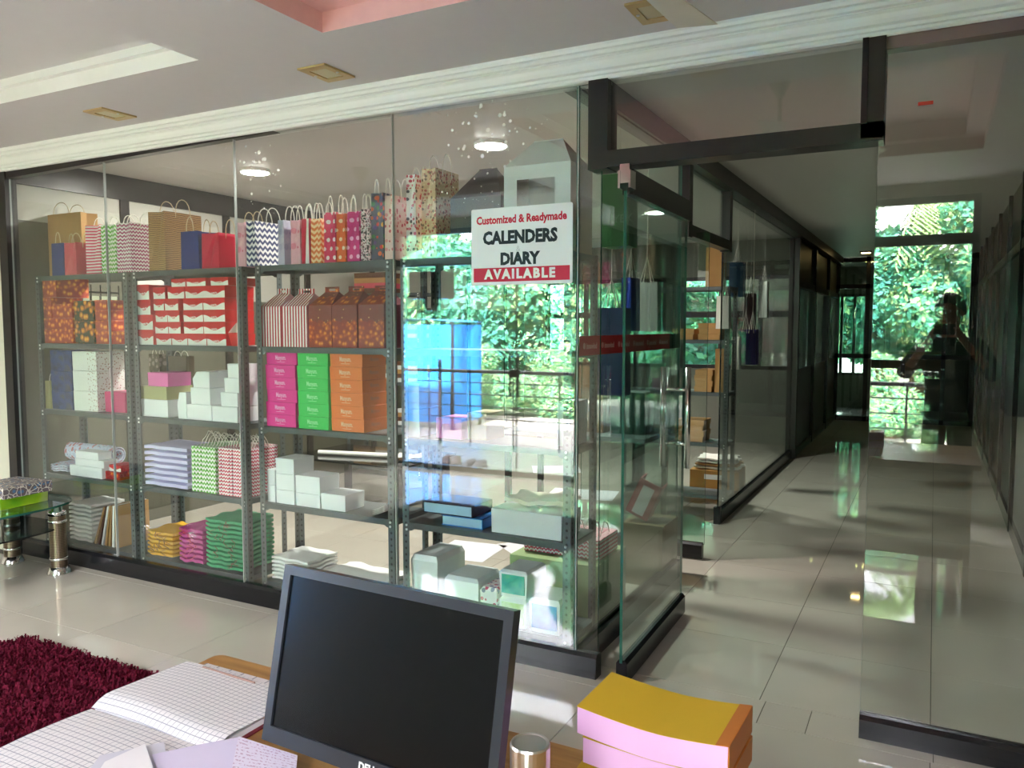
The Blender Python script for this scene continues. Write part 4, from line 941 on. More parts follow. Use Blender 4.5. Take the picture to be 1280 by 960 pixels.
# ------------------------------------------------------------------ showroom lamps
LAMP = plain('lamp_diffuser', (1.0, 0.98, 0.92), 0.5, emit=9.0, vary=0)
def disc_lamp(label, x, y, r=0.095, mat=LAMP, watts=14):
    ld_ = bpy.data.lights.new('lamp_light', 'AREA'); ld_.shape = 'DISK'; ld_.size = r * 2; ld_.energy = watts; ld_.color = (1, 0.97, 0.9)
    t = thing('ceiling_lamp', label, 'lamp', (x, y, CZ))
    MB().lathe([(r + 0.008, 0.0), (r + 0.008, -0.018), (r, -0.022)], seg=24).build('rim', WHITE_PAINT, t)
    MB().lathe([(r, -0.0225), (r * 0.98, -0.026)], seg=24).build('diffuser', mat, t)
    lo = bpy.data.objects.new('lamp_light', ld_); COL.objects.link(lo); lo.parent = t; lo.location = (0, 0, -0.03)
disc_lamp('round lit ceiling lamp above the pink and green boxes', -4.26, 4.21)
disc_lamp('round lit ceiling lamp above the white gable box', -2.39, 4.26)
disc_lamp('round lit ceiling lamp far inside over hanging bags', -2.363, 7.44)
WARM = plain('warm_lamp_diffuser', (1.0, 0.72, 0.26), 0.5, emit=6.0, vary=0)
t = thing('corridor_lamp', 'square warm yellow ceiling lamp near the corridor end', 'lamp', (-0.93, 12.9, CZ)); MB().box(-0.08, 0.08, -0.08, 0.08, -0.02, 0).build('frame', ALU, t); MB().box(-0.06, 0.06, -0.06, 0.06, -0.024, -0.0205).build('diffuser', WARM, t)
t = thing('corridor_lamp', 'square warm yellow ceiling lamp beyond the end glass screen', 'lamp', (-1.0, 14.6, CZ)); MB().box(-0.08, 0.08, -0.08, 0.08, -0.02, 0).build('frame', ALU, t); MB().box(-0.06, 0.06, -0.06, 0.06, -0.024, -0.0205).build('diffuser', WARM, t)

# front ceiling: square brass downlights, fans
BRASS = plain('pale_brass', srgb(196, 168, 118), 0.4, 0.5); FROST = plain('frosted_lens', srgb(196, 186, 150), 0.35)
for x, lab in ((-3.81, 'square brass-framed downlight nearest the glass table'), (-2.37, 'square brass-framed downlight between the two ceiling trays'), (-0.90, 'square brass-framed downlight above the doorway')):
    t = thing('square_downlight', lab, 'light', (x, 2.77, CZ)); a, b = 0.075, 0.045
    mb = MB()
    for q in ((-a, a, -0.10, -0.06), (-a, a, 0.06, 0.10), (-a, -b, -0.06, 0.06), (b, a, -0.06, 0.06)): mb.box(*q, -0.008, 0.0)
    mb.build('frame', BRASS, t); MB().box(-b, b, -0.06, 0.06, -0.004, 0.0).build('lens', FROST, t)
    for sx in (-0.06, 0.06): link('screw', BOLT, t, (sx, 0, -0.008), (math.pi, 0, 0))
FANM = plain('fan_ivory', srgb(206, 200, 186), 0.4)
def fan(label, x, y, z, a0):
    t = thing('ceiling_fan', label, 'fan', (x, y, z), a0)
    MB().lathe([(0.065, 0), (0.06, -0.03), (0.02, -0.11), (0.018, -0.115)], seg=20).build('canopy', FANM, t, smooth=True); MB().tube([(0, 0, -0.1), (0, 0, -0.34)], 0.011, 8).build('down_rod', FANM, t)
    MB().lathe([(0.03, -0.30), (0.09, -0.33), (0.11, -0.36), (0.09, -0.40), (0.03, -0.42)], seg=24).build('motor', FANM, t, smooth=True)
    for k in range(3):
        MB().hexa([(0.09, -0.03, -0.372), (0.58, -0.065, -0.378), (0.58, 0.065, -0.362), (0.09, 0.03, -0.368), (0.09, -0.03, -0.369), (0.58, -0.065, -0.375), (0.58, 0.065, -0.359), (0.09, 0.03, -0.365)]).build('blade', FANM, t, rot=(0, 0, k * 2 * math.pi / 3))
fan('ivory ceiling fan hanging from the pink tray', -0.74, 1.9, 2.78, 0.4 + 1.05)
fan('ivory ceiling fan hanging from the white tray', -3.9, 1.3, 2.70, 0.1)

# ------------------------------------------------------------------ desk and what lies on it
WOOD = pat('oak_desk_veneer', lambda nt: RAMP(nt, NOISE(nt, 5, 5, 'Object', (0.6, 6, 6)), [(0.3, srgb(146, 106, 56)), (0.5, srgb(176, 134, 76)), (0.7, srgb(150, 110, 60))]), 0.35)
DZ = 0.75
dk = thing('office_desk', 'oak veneer office desk with monitor and ledgers on it', 'desk', (-0.6, 0.9, 0))
MB().prism(rr(-0.83, 0.85, -0.42, 0.37, 0.02), DZ - 0.03, DZ, 'z').build('desktop', WOOD, dk)
for x in (-0.80, 0.78): MB().box(x, x + 0.03, -0.38, 0.33, 0, DZ - 0.03).build('side_panel', WOOD, dk)
MB().box(-0.77, 0.78, 0.28, 0.30, 0.2, DZ - 0.03).build('modesty_panel', WOOD, dk)
# monitor
BEZ = plain('black_monitor_plastic', srgb(34, 38, 46), 0.35, 0, 0.5, 0.04); SCR = plain('dark_screen', srgb(9, 12, 15), 0.22, 0, 0.28, 0.05)
mo = thing('computer_monitor', 'black flat computer monitor, switched off, on the oak desk', 'monitor', (-0.99, 0.964, DZ), -0.042)
w, h, tl, zb = 0.461, 0.294, 0.21, 0.05
M_ = Matrix.Translation((0, 0, zb)) @ Matrix.Rotation(-tl, 4, 'X')
def tm(mb):
    mb.v = [tuple(M_ @ Vector(v)) for v in mb.v]; return mb
bz = 0.016; zbz = 0.026
fr = MB()
for q in ((0, w, 0, zbz), (0, w, h - bz, h), (0, bz, zbz, h - bz), (w - bz, w, zbz, h - bz)): fr.box(q[0], q[1], 0, 0.02, q[2], q[3])
tm(fr).build('bezel', BEZ, mo)
tm(MB().box(bz, w - bz, 0.004, 0.012, zbz, h - bz)).build('screen', SCR, mo)
bk = MB().hexa([(0.004, 0.02, 0.004), (w - 0.004, 0.02, 0.004), (w - 0.05, 0.05, 0.05), (0.05, 0.05, 0.05), (0.004, 0.02, h - 0.004), (w - 0.004, 0.02, h - 0.004), (w - 0.05, 0.05, h - 0.05), (0.05, 0.05, h - 0.05)])
tm(bk).build('back_cover', plain('maroon_black_plastic', srgb(34, 20, 24), 0.3), mo)
MB().hexa([(w / 2 - 0.035, 0.075, 0.01), (w / 2 + 0.035, 0.075, 0.01), (w / 2 + 0.035, 0.105, 0.01), (w / 2 - 0.035, 0.105, 0.01), (w / 2 - 0.03, 0.082, 0.22), (w / 2 + 0.03, 0.082, 0.22), (w / 2 + 0.03, 0.112, 0.22), (w / 2 - 0.03, 0.112, 0.22)]).build('stand_neck', BEZ, mo)
MB().lathe([(0.105, 0), (0.105, 0.008), (0.095, 0.012)], (w / 2, 0.09), 28).build('stand_base', BEZ, mo)
lg = link('lettering', text_mesh('DELL', 0.016, 0.0006, plain('silver_logo', (0.75, 0.76, 0.78), 0.3), 0, 1.0), mo); lg.matrix_local = M_ @ Matrix.Translation((w / 2, -0.0004, zbz / 2)) @ Matrix.Rotation(math.radians(90), 4, 'X')
# open ledger
def grid_fn(nt):
    u, v, _ = UVc(nt)
    a = MT(nt, 'LESS_THAN', MT(nt, 'FRACT', MT(nt, 'MULTIPLY', u, 27.0)), 0.1); b = MT(nt, 'LESS_THAN', MT(nt, 'FRACT', MT(nt, 'MULTIPLY', v, 19.0)), 0.13)
    return MIX(nt, MT(nt, 'MAXIMUM', a, b), srgb(226, 224, 226), srgb(158, 160, 172))
LEDG = pat('ruled_ledger_page', grid_fn, 0.7)
PAGE = plain('white_paper', srgb(234, 232, 236), 0.7, 0, 0.25, 0.02)
LILP = plain('lilac_paper', srgb(214, 206, 232), 0.6, 0, 0.25, 0.03)
ld = thing('open_ledger', 'open ledger with grid-ruled pages on the desk corner', 'book', (-1.425, 0.70, DZ + 0.001))
def page(y0, y1, hz, curl):
    mb = MB(); mb.grid(lambda u, v: (0.335 * u, y0 + (y1 - y0) * v, hz(u, v)), 10, 14); return mb
pa = page(0.25, 0.475, lambda u, v: 0.028 * (1 - 0.35 * v) * math.sin(min(1, v * 4 + 0.25) * math.pi / 2) + 0.004 * math.sin(5 * u), 0); pa.build('right_page', LEDG, ld, smooth=True)
pb = page(0.0, 0.25, lambda u, v: 0.008 + 0.006 * math.sin(v * 3.0) + 0.002 * math.sin(4 * u), 0); pb.build('left_page', LEDG, ld, smooth=True)
MB().box(0.004, 0.33, 0.255, 0.47, 0.0, 0.012).box(0.004, 0.33, 0.004, 0.25, 0, 0.006).build('page_block', PAGE, ld)
MB().box(-0.003, 0.34, -0.004, 0.48, 0.0, 0.002).build('cover', plain('maroon_cloth', srgb(110, 24, 44), 0.6), ld)
NOTEBK = thing('ruled_copybook', 'second ruled copybook lying under the ledger edge', 'book', (-1.40, 1.178, DZ + 0.001)); MB().box(0, 0.30, 0, 0.03, 0, 0.006).build('page_block', PAGE, NOTEBK); MB().box(0, 0.30, 0, 0.03, 0.0061, 0.0066).build('top_page', LEDG, NOTEBK)
pc = P(285, 848, z=DZ + 0.03)
tag(MB().tube([(0, 0, 0), (0.155, -0.002, 0)], 0.0022, 6).build('pencil', plain('pencil_brown', srgb(150, 120, 110), 0.5), None, (-1.36, 1.163, DZ + 0.0245), (0, 0, -0.02)), 'thin pencil lying across the top of the ledger', 'pencil')
def sheet(label, pts, z, mat, name='paper_sheet', cat='paper', curl=0.0):
    W = [P(px, py, z=z) for px, py in pts]; c = Vector(W[0]); A = [Vector(q) - c for q in W]
    mb = MB()
    def f(u, v):
        p = (A[0] * (1 - u) + A[1] * u) * (1 - v) + (A[3] * (1 - u) + A[2] * u) * v; p.z = 0.0012 + curl * u * (1 - u) * v; return p
    mb.grid(f, 6, 6)
    mb.grid(lambda u, v: f(1 - u, v) - Vector((0, 0, 0.0008)), 6, 6)
    return tag(mb.build(name, mat, None, W[0]), label, cat)
PRN = pat('faint_printed_paper', lambda nt: MIX(nt, MT(nt, 'MULTIPLY', MT(nt, 'LESS_THAN', MT(nt, 'FRACT', MT(nt, 'MULTIPLY', UVc(nt)[1], 14.0)), 0.45), MT(nt, 'GREATER_THAN', NOISE(nt, 22, 2, 'UV'), 0.52)), srgb(224, 216, 236), srgb(196, 170, 196)), 0.6)
sheet('plain lilac paper sheet in front of the monitor', [(205, 985), (330, 985), (300, 922), (190, 944)], DZ + 0.030, LILP, curl=0.004)
sheet('faintly printed lilac paper touching the monitor foot', [(285, 985), (368, 985), (372, 945), (298, 921)], DZ + 0.034, PRN)
sheet('grey-white envelope under the small note card', [(95, 985), (215, 985), (205, 928), (125, 945)], DZ + 0.024, plain('grey_envelope', srgb(206, 206, 218), 0.6))
nc = sheet('small white note card with pencilled figures', [(110, 985), (200, 985), (181, 930), (131, 953)], DZ + 0.037, PAGE, 'note_card', 'card')
# steel flask and pads
fk = thing('steel_flask', 'brushed steel flask with a flat lid beside the pads', 'flask', (-0.458, 0.92, DZ))
MB().lathe([(0.032, 0), (0.034, 0.004), (0.034, 0.135), (0.028, 0.152), (0.0255, 0.156)], seg=28).build('body', STEEL, fk, smooth=True)
MB().lathe([(0.0235, 0.156), (0.0235, 0.162)], seg=28).build('neck_ring', BLACK, fk)
MB().lathe([(0.0262, 0.162), (0.027, 0.165), (0.027, 0.196), (0.0255, 0.199), (0.0235, 0.199), (0.022, 0.1975), (0.001, 0.1975)], seg=32).build('lid', STEEL, fk, smooth=False)
PADP = plain('pink_pad_edges', srgb(232, 184, 232), 0.6, 0, 0.25, 0.03); PADY = plain('mustard_pad_cover', srgb(206, 172, 44), 0.5, 0, 0.3, 0.03); PADO = plain('orange_pad_spine', srgb(190, 112, 40), 0.4)
def pad(label, x0, x1, y0, y1, z0, h, rz, lift):
    w, d = x1 - x0, y1 - y0; t = thing('memo_pad', label, 'pad', (x0, y0, z0), rz)
    sag = lambda u: lift * (abs(u - 0.55) * 1.6) ** 1.6
    def layer(za, zb, a, b, mat, nm):
        mb = MB(); f = lambda u, zz: (a + (b - a) * u, zz + sag((a + (b - a) * u) / w))
        N = 10
        for i in range(N):
            (xa, _), (xb, _) = f(i / N, 0), f((i + 1) / N, 0)
            c = [(xa, 0, za + sag(xa / w)), (xb, 0, za + sag(xb / w)), (xb, d, za + sag(xb / w)), (xa, d, za + sag(xa / w)), (xa, 0, zb + sag(xa / w)), (xb, 0, zb + sag(xb / w)), (xb, d, zb + sag(xb / w)), (xa, d, zb + sag(xa / w))]
            sk = ([] if i == 0 else ['left']) + ([] if i == N - 1 else ['right']); mb.hexa(c, skip=sk)
        mb.build(nm, mat, t)
    layer(0.001, h - 0.001, 0.001, w - 0.001, PADP, 'page_block'); layer(h - 0.0008, h, 0, w * 0.92, PADY, 'cover'); layer(h - 0.0006, h + 0.0006, w * 0.92, w, PADO, 'spine_tape')
    MB().box(w - 0.0005, w + 0.0012, 0, d, 0.002 + sag(1), h + sag(1)).build('spine', PADO, t)
    return z0 + h
z = DZ + 0.010
z = pad('lowest mustard-covered pink memo pad on the desk', -0.475, -0.245, 1.118, 1.258, z, 0.045, 0.03, 0.004) + 0.0015
z = pad('middle mustard-covered pink memo pad with orange spine', -0.470, -0.240, 1.13, 1.27, z, 0.042, -0.035, 0.008) + 0.0015
pad('topmost mustard-covered pink memo pad, cover bowed up', -0.478, -0.240, 1.125, 1.268, z, 0.044, -0.03, 0.014)

# ------------------------------------------------------------------ rug
RUG = pat('maroon_shag', lambda nt: MIX(nt, NOISE(nt, 60, 3), srgb(44, 8, 20), srgb(108, 20, 44)), 0.9, 0.1)
rg = thing('shag_rug', 'maroon shaggy rug on the tile floor beside the desk', 'rug', (-3.0, 1.45, 0))
RX0, RX1, RY0, RY1 = -0.83, 0.85, -0.85, 0.785
MB().box(RX0 + 0.01, RX1 - 0.01, RY0 + 0.01, RY1 - 0.01, 0.0005, 0.012).build('backing', RUG, rg)
rng = np.random.default_rng(5); NB = 26000
bx = rng.uniform(RX0, RX1, NB); by = rng.uniform(RY0, RY1, NB); an = rng.uniform(0, 6.28, NB); ln = rng.uniform(0.012, 0.028, NB); ht = rng.uniform(0.016, 0.034, NB); wd = rng.uniform(0.003, 0.0055, NB)
dx, dy = np.cos(an), np.sin(an); V = np.zeros((NB, 5, 3))
V[:, 0] = np.stack([bx - dy * wd, by + dx * wd, np.full(NB, 0.008)], 1); V[:, 1] = np.stack([bx + dy * wd, by - dx * wd, np.full(NB, 0.008)], 1)
V[:, 2] = np.stack([bx + dx * ln * .45 + dy * wd, by + dy * ln * .45 - dx * wd, ht], 1); V[:, 3] = np.stack([bx + dx * ln * .45 - dy * wd, by + dy * ln * .45 + dx * wd, ht], 1)
V[:, 4] = np.stack([bx + dx * ln, by + dy * ln, ht * 0.75], 1)
idx = np.arange(NB)[:, None] * 5
me = bpy.data.meshes.new('pile'); me.from_pydata(V.reshape(-1, 3).tolist(), [], (idx + np.array([0, 1, 2, 3])).tolist() + (idx + np.array([3, 2, 4])).tolist()); me.materials.append(RUG); me.update()
o = link('pile', me, rg); o['kind'] = 'stuff'

# ------------------------------------------------------------------ glass coffee table
ct = thing('glass_coffee_table', 'glass coffee table on ribbed bronze and chrome legs', 'table', (-4.95, 2.66, 0))
def superell(a, b, n=36, p=3.2): return [(a * math.copysign(abs(math.cos(t)) ** (2 / p), math.cos(t)), b * math.copysign(abs(math.sin(t)) ** (2 / p), math.sin(t))) for t in [2 * math.pi * i / n for i in range(n)]]
G_TAB = glass_mat('table_glass', (0.62, 0.80, 0.74), 0.09)
tp = MB(); pl = superell(0.38, 0.44); A = [(x, y, 0.425) for x, y in pl]; Bq = [(x, y, 0.437) for x, y in pl]
tp.face(A[::-1]); tp.face(Bq)
for i in range(len(pl)): tp.face([A[i], A[(i + 1) % 36], Bq[(i + 1) % 36], Bq[i]], m=1)
tp.build('glass_top', [G_TAB, G_EDGE], ct)
MB().prism(superell(0.33, 0.38), 0.275, 0.285, 'z').build('black_glass_shelf', plain('black_glass', srgb(14, 18, 18), 0.08, 0, 0.6), ct)
BRZ = pat('ribbed_bronze', lambda nt: MIX(nt, MT(nt, 'LESS_THAN', MT(nt, 'FRACT', MT(nt, 'DIVIDE', UVc(nt)[1], 0.0105)), 0.22), srgb(122, 108, 88), srgb(52, 44, 36)), 0.3, 0.5, 0.75)
for x in (-0.21, 0.27):
    for y in (-0.3, 0.29):
        lgp = MB().lathe([(0.048, 0.045), (0.048, 0.36)], (x, y), 24).build('leg', BRZ, ct, smooth=False)
        MB().lathe([(0.068, 0), (0.068, 0.006), (0.056, 0.03), (0.05, 0.045)], (x, y), 24).build('chrome_foot', CHROME, lgp, smooth=True)
        for z0 in (0.085, 0.315): MB().lathe([(0.0495, z0), (0.052, z0 + 0.003), (0.052, z0 + 0.013), (0.0495, z0 + 0.016)], (x, y), 24).build('chrome_ring', CHROME, lgp, smooth=True)
        MB().lathe([(0.05, 0.36), (0.05, 0.385), (0.03, 0.39), (0.03, 0.4245)], (x, y), 24).build('chrome_cap', CHROME, lgp, smooth=True)
for x, y in ((0.12, 0.05), (-0.1, -0.1), (0.2, -0.18)): MB().tube([(x, y, 0.285), (x, y, 0.425)], 0.007, 8).build('spacer', CHROME, ct)
MEDA = pat('moroccan_medallion_card', lambda nt: MIX(nt, MT(nt, 'LESS_THAN', VOR(nt, 30, feature='DISTANCE_TO_EDGE'), 0.05), MIX(nt, MT(nt, 'LESS_THAN', VOR(nt, 30), 0.3), srgb(112, 100, 106), srgb(84, 122, 160)), srgb(222, 216, 206)), 0.4)
LIME = pat('lime_gradient_card', blotch([(0.35, srgb(120, 190, 30)), (0.5, srgb(170, 210, 40)), (0.65, srgb(200, 214, 150))], 5), 0.4)
z = carton('lime green patterned box on the glass coffee table', -5.02, -4.74, 0.438, 0.065, LIME, 0.3, 2.63, 'sweet_box', 'box', None, 0.08)
carton('moroccan-tile print box lying on the lime green box', -5.03, -4.71, z, 0.062, MEDA, 0.3, 2.64, 'sweet_box', 'box', None, 0.05)
# ------------------------------------------------------------------ inside the showroom, behind the racks
def hanging_bag(label, p0, p1, pyt, pyb, y, mat, d=0.09, rz=0.0, hook=2.3, cords=True):
    x0, x1 = X(p0, y, (pyt + pyb) / 2), X(p1, y, (pyt + pyb) / 2); z0 = Zt((p0 + p1) / 2, pyb, y); h = Zt((p0 + p1) / 2, pyt, y) - z0; w = x1 - x0
    r = thing('hanging_paper_bag', label, 'bag', (x0, y, z0), rz); link('bag_body', bag_mesh(w, d, h, mat, 0.2) if w > d else bag_mesh(w, d, h, mat, 0.2), r)
    if cords:
        for yy in (0.004, d - 0.004): MB().tube([(w * 0.25, yy, h - 0.03), (w * 0.5, d / 2, h + 0.16), (w * 0.75, yy, h - 0.03)], 0.0032, 5).build('handle', CORD, r)
    MB().tube([(w * 0.5, d / 2, h + 0.155), (w * 0.5, d / 2, CZ - z0)], 0.0016, 4).build('hanging_thread', CORD, r)
    return r
GBAG = plain('bright_green_paper', srgb(24, 110, 40), 0.4); NBAG = plain('deep_navy_paper', srgb(26, 34, 92), 0.5); BBAG = plain('royal_blue_paper', srgb(16, 54, 160), 0.5)
GYB = plain('stone_grey_paper', srgb(150, 154, 146), 0.6); TLB = plain('deep_teal_paper', srgb(14, 72, 108), 0.5); MRB = plain('maroon_paper', srgb(60, 22, 34), 0.5); PUB = plain('violet_paper', srgb(46, 36, 96), 0.5); WHB = plain('white_bag_paper', srgb(226, 224, 214), 0.6)
g = hanging_bag('bright green glossy bag hanging at the showroom corner', 752, 786, 217, 308, 4.0, GBAG, 0.14, 0.0)
lettering('YBK', 0.06, plain('pale_green_ink2', srgb(120, 160, 130), 0.5), g, (0.12, -0.0012, 0.14), bold=0.0005)
hanging_bag('deep navy bag hanging behind the red film strip', 739, 781, 385, 494, 4.15, NBAG, 0.10)
hanging_bag('royal blue bag hanging above the navy one', 776, 789, 347, 414, 4.4, BBAG, 0.16)
hanging_bag('stone grey bag with long white cords behind the glass door', 790, 822, 353, 414, 4.8, GYB, 0.08)
hanging_bag('deep teal bag hanging by the rear glass panel', 911, 929, 328, 371, 7.2, TLB, 0.10)
hanging_bag('white bag hanging in front of the rear rack', 895, 911, 370, 411, 6.5, WHB, 0.10)
hanging_bag('maroon bag hanging between grey and violet ones', 930, 943, 367, 414, 7.3, MRB, 0.10)
hanging_bag('violet bag hanging lowest by the rear glass panel', 932, 945, 412, 456, 7.0, PUB, 0.12)
hanging_bag('narrow grey bag hanging next to the maroon one', 949, 959, 352, 397, 7.8, GYB, 0.10)
hanging_bag('small white bag hanging below the large white one', 914, 924, 421, 462, 7.5, WHB, 0.10)
# rear rack with brown goods, seen through the doorway
rr_y = 6.62
rack(X(866, rr_y, 500) - 0.62, 'grey slotted rack deep in the showroom carrying brown paper goods', rr_y)
bag('plain kraft bag standing on top of the rear rack', X(882, 6.66, 330), X(904, 6.66, 330), ZT, Zt(893, 309, 6.66) - ZT, KRAFT, 0.12, 6.66, CORD_T, 0.01, handles=False)
bag('tall kraft bag standing among brown bundles on the rear rack', X(893, 6.66, 480), X(906, 6.66, 480), L3, 0.36, KRAFT, 0.12, 6.66, CORD_T, 0.01, handles=False)
bun = 'brown paper bundles on the rear rack'
for zb_, nb, a, b in ((L2, 3, 872, 899), (L3, 4, 868, 890), (L2, 2, 838, 866), (L4, 4, 845, 880)):
    z = zb_
    for i in range(nb): z = carton('brown paper bundle in the %s on the rear rack' % ({(3, L2): 'short pile under the kraft bag', (4, L3): 'pile beside the tall kraft bag', (2, L2): 'pile of two', (4, L4): 'lowest pile of four'}[(nb, zb_)]), X(a, 6.64, 450) + 0.008 * (i % 2), X(b, 6.64, 450) + 0.008 * (i % 2), z, 0.045, KRAFT, 0.24, 6.64, 'paper_bundle', 'bundle', bun)
CARD = plain('corrugated_cardboard', srgb(176, 132, 74), 0.75, 0, 0.2, 0.06)
c0 = P(862, 612, z=0); cb = thing('cardboard_carton', 'brown cardboard carton with white label, papers piled on top', 'carton', (c0[0], c0[1], 0), 0.06)
MB().box(0, 0.44, 0, 0.4, 0, 0.19).build('body', CARD, cb); MB().box(0.13, 0.30, -0.0015, 0, 0.11, 0.155).build('label', WHITE, cb); MB().box(0.02, 0.42, -0.0012, 0, 0.01, 0.022).build('tape_print', BROWN_D, cb)
for i in range(4):
    tag(link('paper_sheaf', flat_bag_mesh(0.40 - 0.02 * i, 0.3, 0.022, [WHB, KRAFT, GW, WHB][i], 3, 0.008), None, (c0[0] + 0.03 + 0.01 * i, c0[1] + 0.04, 0.201 + i * 0.026), (0, 0, 0.03 * i)), 'loose sheaf of paper on the cardboard carton', 'paper', 'sheaves on the carton')
# carton and red box file inside by the door
c1 = P(776, 728, z=0)
carton('olive brown carton on the floor beside the glass side panel', c1[0], c1[0] + 0.25, 0, 0.36, plain('olive_brown_card', srgb(120, 108, 72), 0.7), 0.3, c1[1])
bf = thing('red_box_file', 'red box file with white spine propped on the olive brown carton', 'file', (c1[0] + 0.03, c1[1] + 0.03, 0.418), 0.1); bf.rotation_euler = (0, math.radians(24), 0.1)
m = MB().box(-0.02, 0.12, 0, 0.006, 0, 0.22).box(-0.02, -0.012, 0, 0.16, 0, 0.22).box(0.112, 0.12, 0, 0.16, 0, 0.22).box(-0.02, 0.12, 0, 0.16, 0, 0.006); m.build('case', plain('box_file_red', srgb(180, 48, 62), 0.5), bf)
MB().box(0.015, 0.085, -0.0015, 0, 0.015, 0.19).build('spine_label', WHITE, bf)
# brown bag and green files standing on a table inside
tb = thing('work_table', 'plain grey work table inside, behind the glass door', 'table', (-2.35, 5.55, 0))
MB().box(-0.5, 0.62, -0.32, 0.32, 0.70, 0.73).build('tabletop', PANEL_G, tb)
for x in (-0.46, 0.58):
    for y in (-0.28, 0.28): MB().box(x - 0.02, x + 0.02, y - 0.02, y + 0.02, 0, 0.70).build('leg', ALU, tb)
bag('tall brown bag standing on the grey work table', -2.35, -2.10, 0.731, 0.48, plain('dark_kraft', srgb(104, 82, 56), 0.7), 0.14, 5.4, CORD_T, 0.01, handles=False)
for i in range(3): carton('dark green box file in the row on the work table', -2.05 + i * 0.085, -1.97 + i * 0.085, 0.731, 0.30, plain('dark_green_card', srgb(22, 66, 52), 0.5), 0.22, 5.42, 'box_file', 'file', 'green box files on the table')
# low dark table, second rack row, papers on the floor
lt = thing('low_table', 'low dark glass-topped table behind the cake-box rack', 'table', (-4.2, 5.4, 0))
MB().box(-0.6, 0.6, -0.4, 0.4, 0.40, 0.415).build('glass_top', plain('black_glass2', srgb(22, 28, 28), 0.08, 0, 0.6), lt)
for x in (-0.53, 0.53):
    for y in (-0.34, 0.34): MB().box(x - 0.025, x + 0.025, y - 0.025, y + 0.025, 0, 0.40).build('leg', BLACK, lt)
tag(MB().tube([(0, 0, 0.02), (0.7, 0.15, 0.02)], 0.02, 10).build('paper_tube', GW, None, (-4.6, 5.2, 0.416)), 'white paper tube lying on the low dark table', 'tube')
tag(link('open_booklet', flat_bag_mesh(0.24, 0.18, 0.008, GW, 3, 0.018), None, (-3.85, 5.25, 0.438), (0, 0, 0.4)), 'open white booklet on the low dark table', 'paper')
for i, (x, y, r) in enumerate(((-3.0, 6.3, 0.2), (-2.5, 5.0, -0.1), (-3.6, 7.3, 0.5), (-2.3, 4.5, 0.9), (-2.9, 4.3, 0.1))):
    lab = ['long white sheet on the showroom floor near the work table', 'white sheet on the showroom floor beside table leg', 'far white sheet on the showroom floor', 'white sheet on floor close to the green carton', 'white sheet on floor behind the notice rack'][i]
    tag(MB().box(0, 0.6 - 0.05 * i, 0, 0.42, 0.0005, 0.002).build('floor_sheet', PAGE, None, (x, y, 0), (0, 0, r)), lab, 'paper')
for x, lab in ((-5.28, 'grey slotted rack against the left partition, deep inside'),):
    rack(x, lab, 6.4)
    z = ZT
    for i in range(4): z = carton('brown magazine bundle on top of the deep back rack', x + 0.1, x + 0.48, z, 0.05, [BROWN_D, CORAL, KRAFT, BROWN_D][i], 0.26, 6.42, 'magazine_bundle', 'bundle', 'bundles on top of back rack')
    for zb_ in (L2, L3, L4):
        for k in range(3):
            z = zb_
            for i in range(3 + (k + int(zb_ * 10)) % 3): z = carton('%s magazine bundle piled on the %s shelf of the deep back rack' % (['dark brown', 'kraft', 'white'][(i + k) % 3], {L2: 'upper', L3: 'middle', L4: 'lower'}[zb_]), x + 0.06 + k * 0.28, x + 0.28 + k * 0.28, z, 0.04, [BROWN_D, KRAFT, WB][(i + k) % 3], 0.24, 6.42, 'magazine_bundle', 'bundle', 'magazine bundles on back racks')
# slim dark cabinet on the right office wall
cbn = thing('wall_cabinet', 'slim dark glazed wall cabinet on the right office wall', 'cabinet', (XR, -0.35, 0.9)); MB().box(-0.10, 0, -0.3, 0.3, 0, 1.3).build('carcass', ALU, cbn)
for k in (0, 1): d_ = MB().box(-0.115, -0.101, -0.29 + k * 0.295, -0.005 + k * 0.295, 0.02, 1.28).build('door', BLACK, cbn); MB().box(-0.13, -0.116, -0.02 + k * 0.03, -0.01 + k * 0.03, 0.55, 0.7).build('handle', CHROME, d_)
sp_ = thing('switch_plate', 'white switch plate on the wall beside the desk window', 'switch', (0.40, YB, 1.0)); MB().box(-0.045, 0.045, 0, 0.01, -0.03, 0.03).build('plate', WHITE, sp_); MB().box(-0.03, -0.005, 0.01, 0.014, -0.015, 0.015).build('rocker', GW, sp_)

# ------------------------------------------------------------------ outside: balcony, railing, garden (seen reflected and through far windows)
TERR = pat('terracotta_paving', lambda nt: MIX(nt, NOISE(nt, 1.2, 4), srgb(136, 126, 120), srgb(150, 144, 138)), 0.7)
LAWN = pat('garden_ground', lambda nt: MIX(nt, NOISE(nt, 0.8, 5), srgb(96, 112, 84), srgb(136, 138, 122)), 0.9)
struct(MB().box(-9, 2.5, -2.6, YB - 0.001, -0.1, -0.012).build('floor_balcony', plain('grey_balcony_tile', srgb(128, 130, 128), 0.3)))
struct(MB().box(-60, 60, -70, 70, -0.4, -0.12).build('ground_garden', LAWN))
struct(MB().box(-12, 5, -6.0, -2.6, -0.119, -0.05).build('ground_terrace', TERR))
ra = thing('balcony_railing', 'black balcony railing reflected from behind the desk', 'railing', (-3, -2.45, -0.012))
MB().tube([(-6, 0, 0.95), (5, 0, 0.95)], 0.022, 8).build('top_rail', BLACK, ra)
for x in (-5.2, -2.63, -0.1, 2.4, 4.6): MB().tube([(x, 0, 0), (x, 0, 1.04)], 0.024, 8).lathe([(0.0, 1.03), (0.035, 1.06), (0.0, 1.10)], (x, 0), 10).build('post', BLACK, ra)
for x in [-5.9 + 0.62 * k for k in range(18)]: MB().tube([(x, 0, 0), (x, 0, 0.95)], 0.010, 6).build('baluster', BLACK, ra)
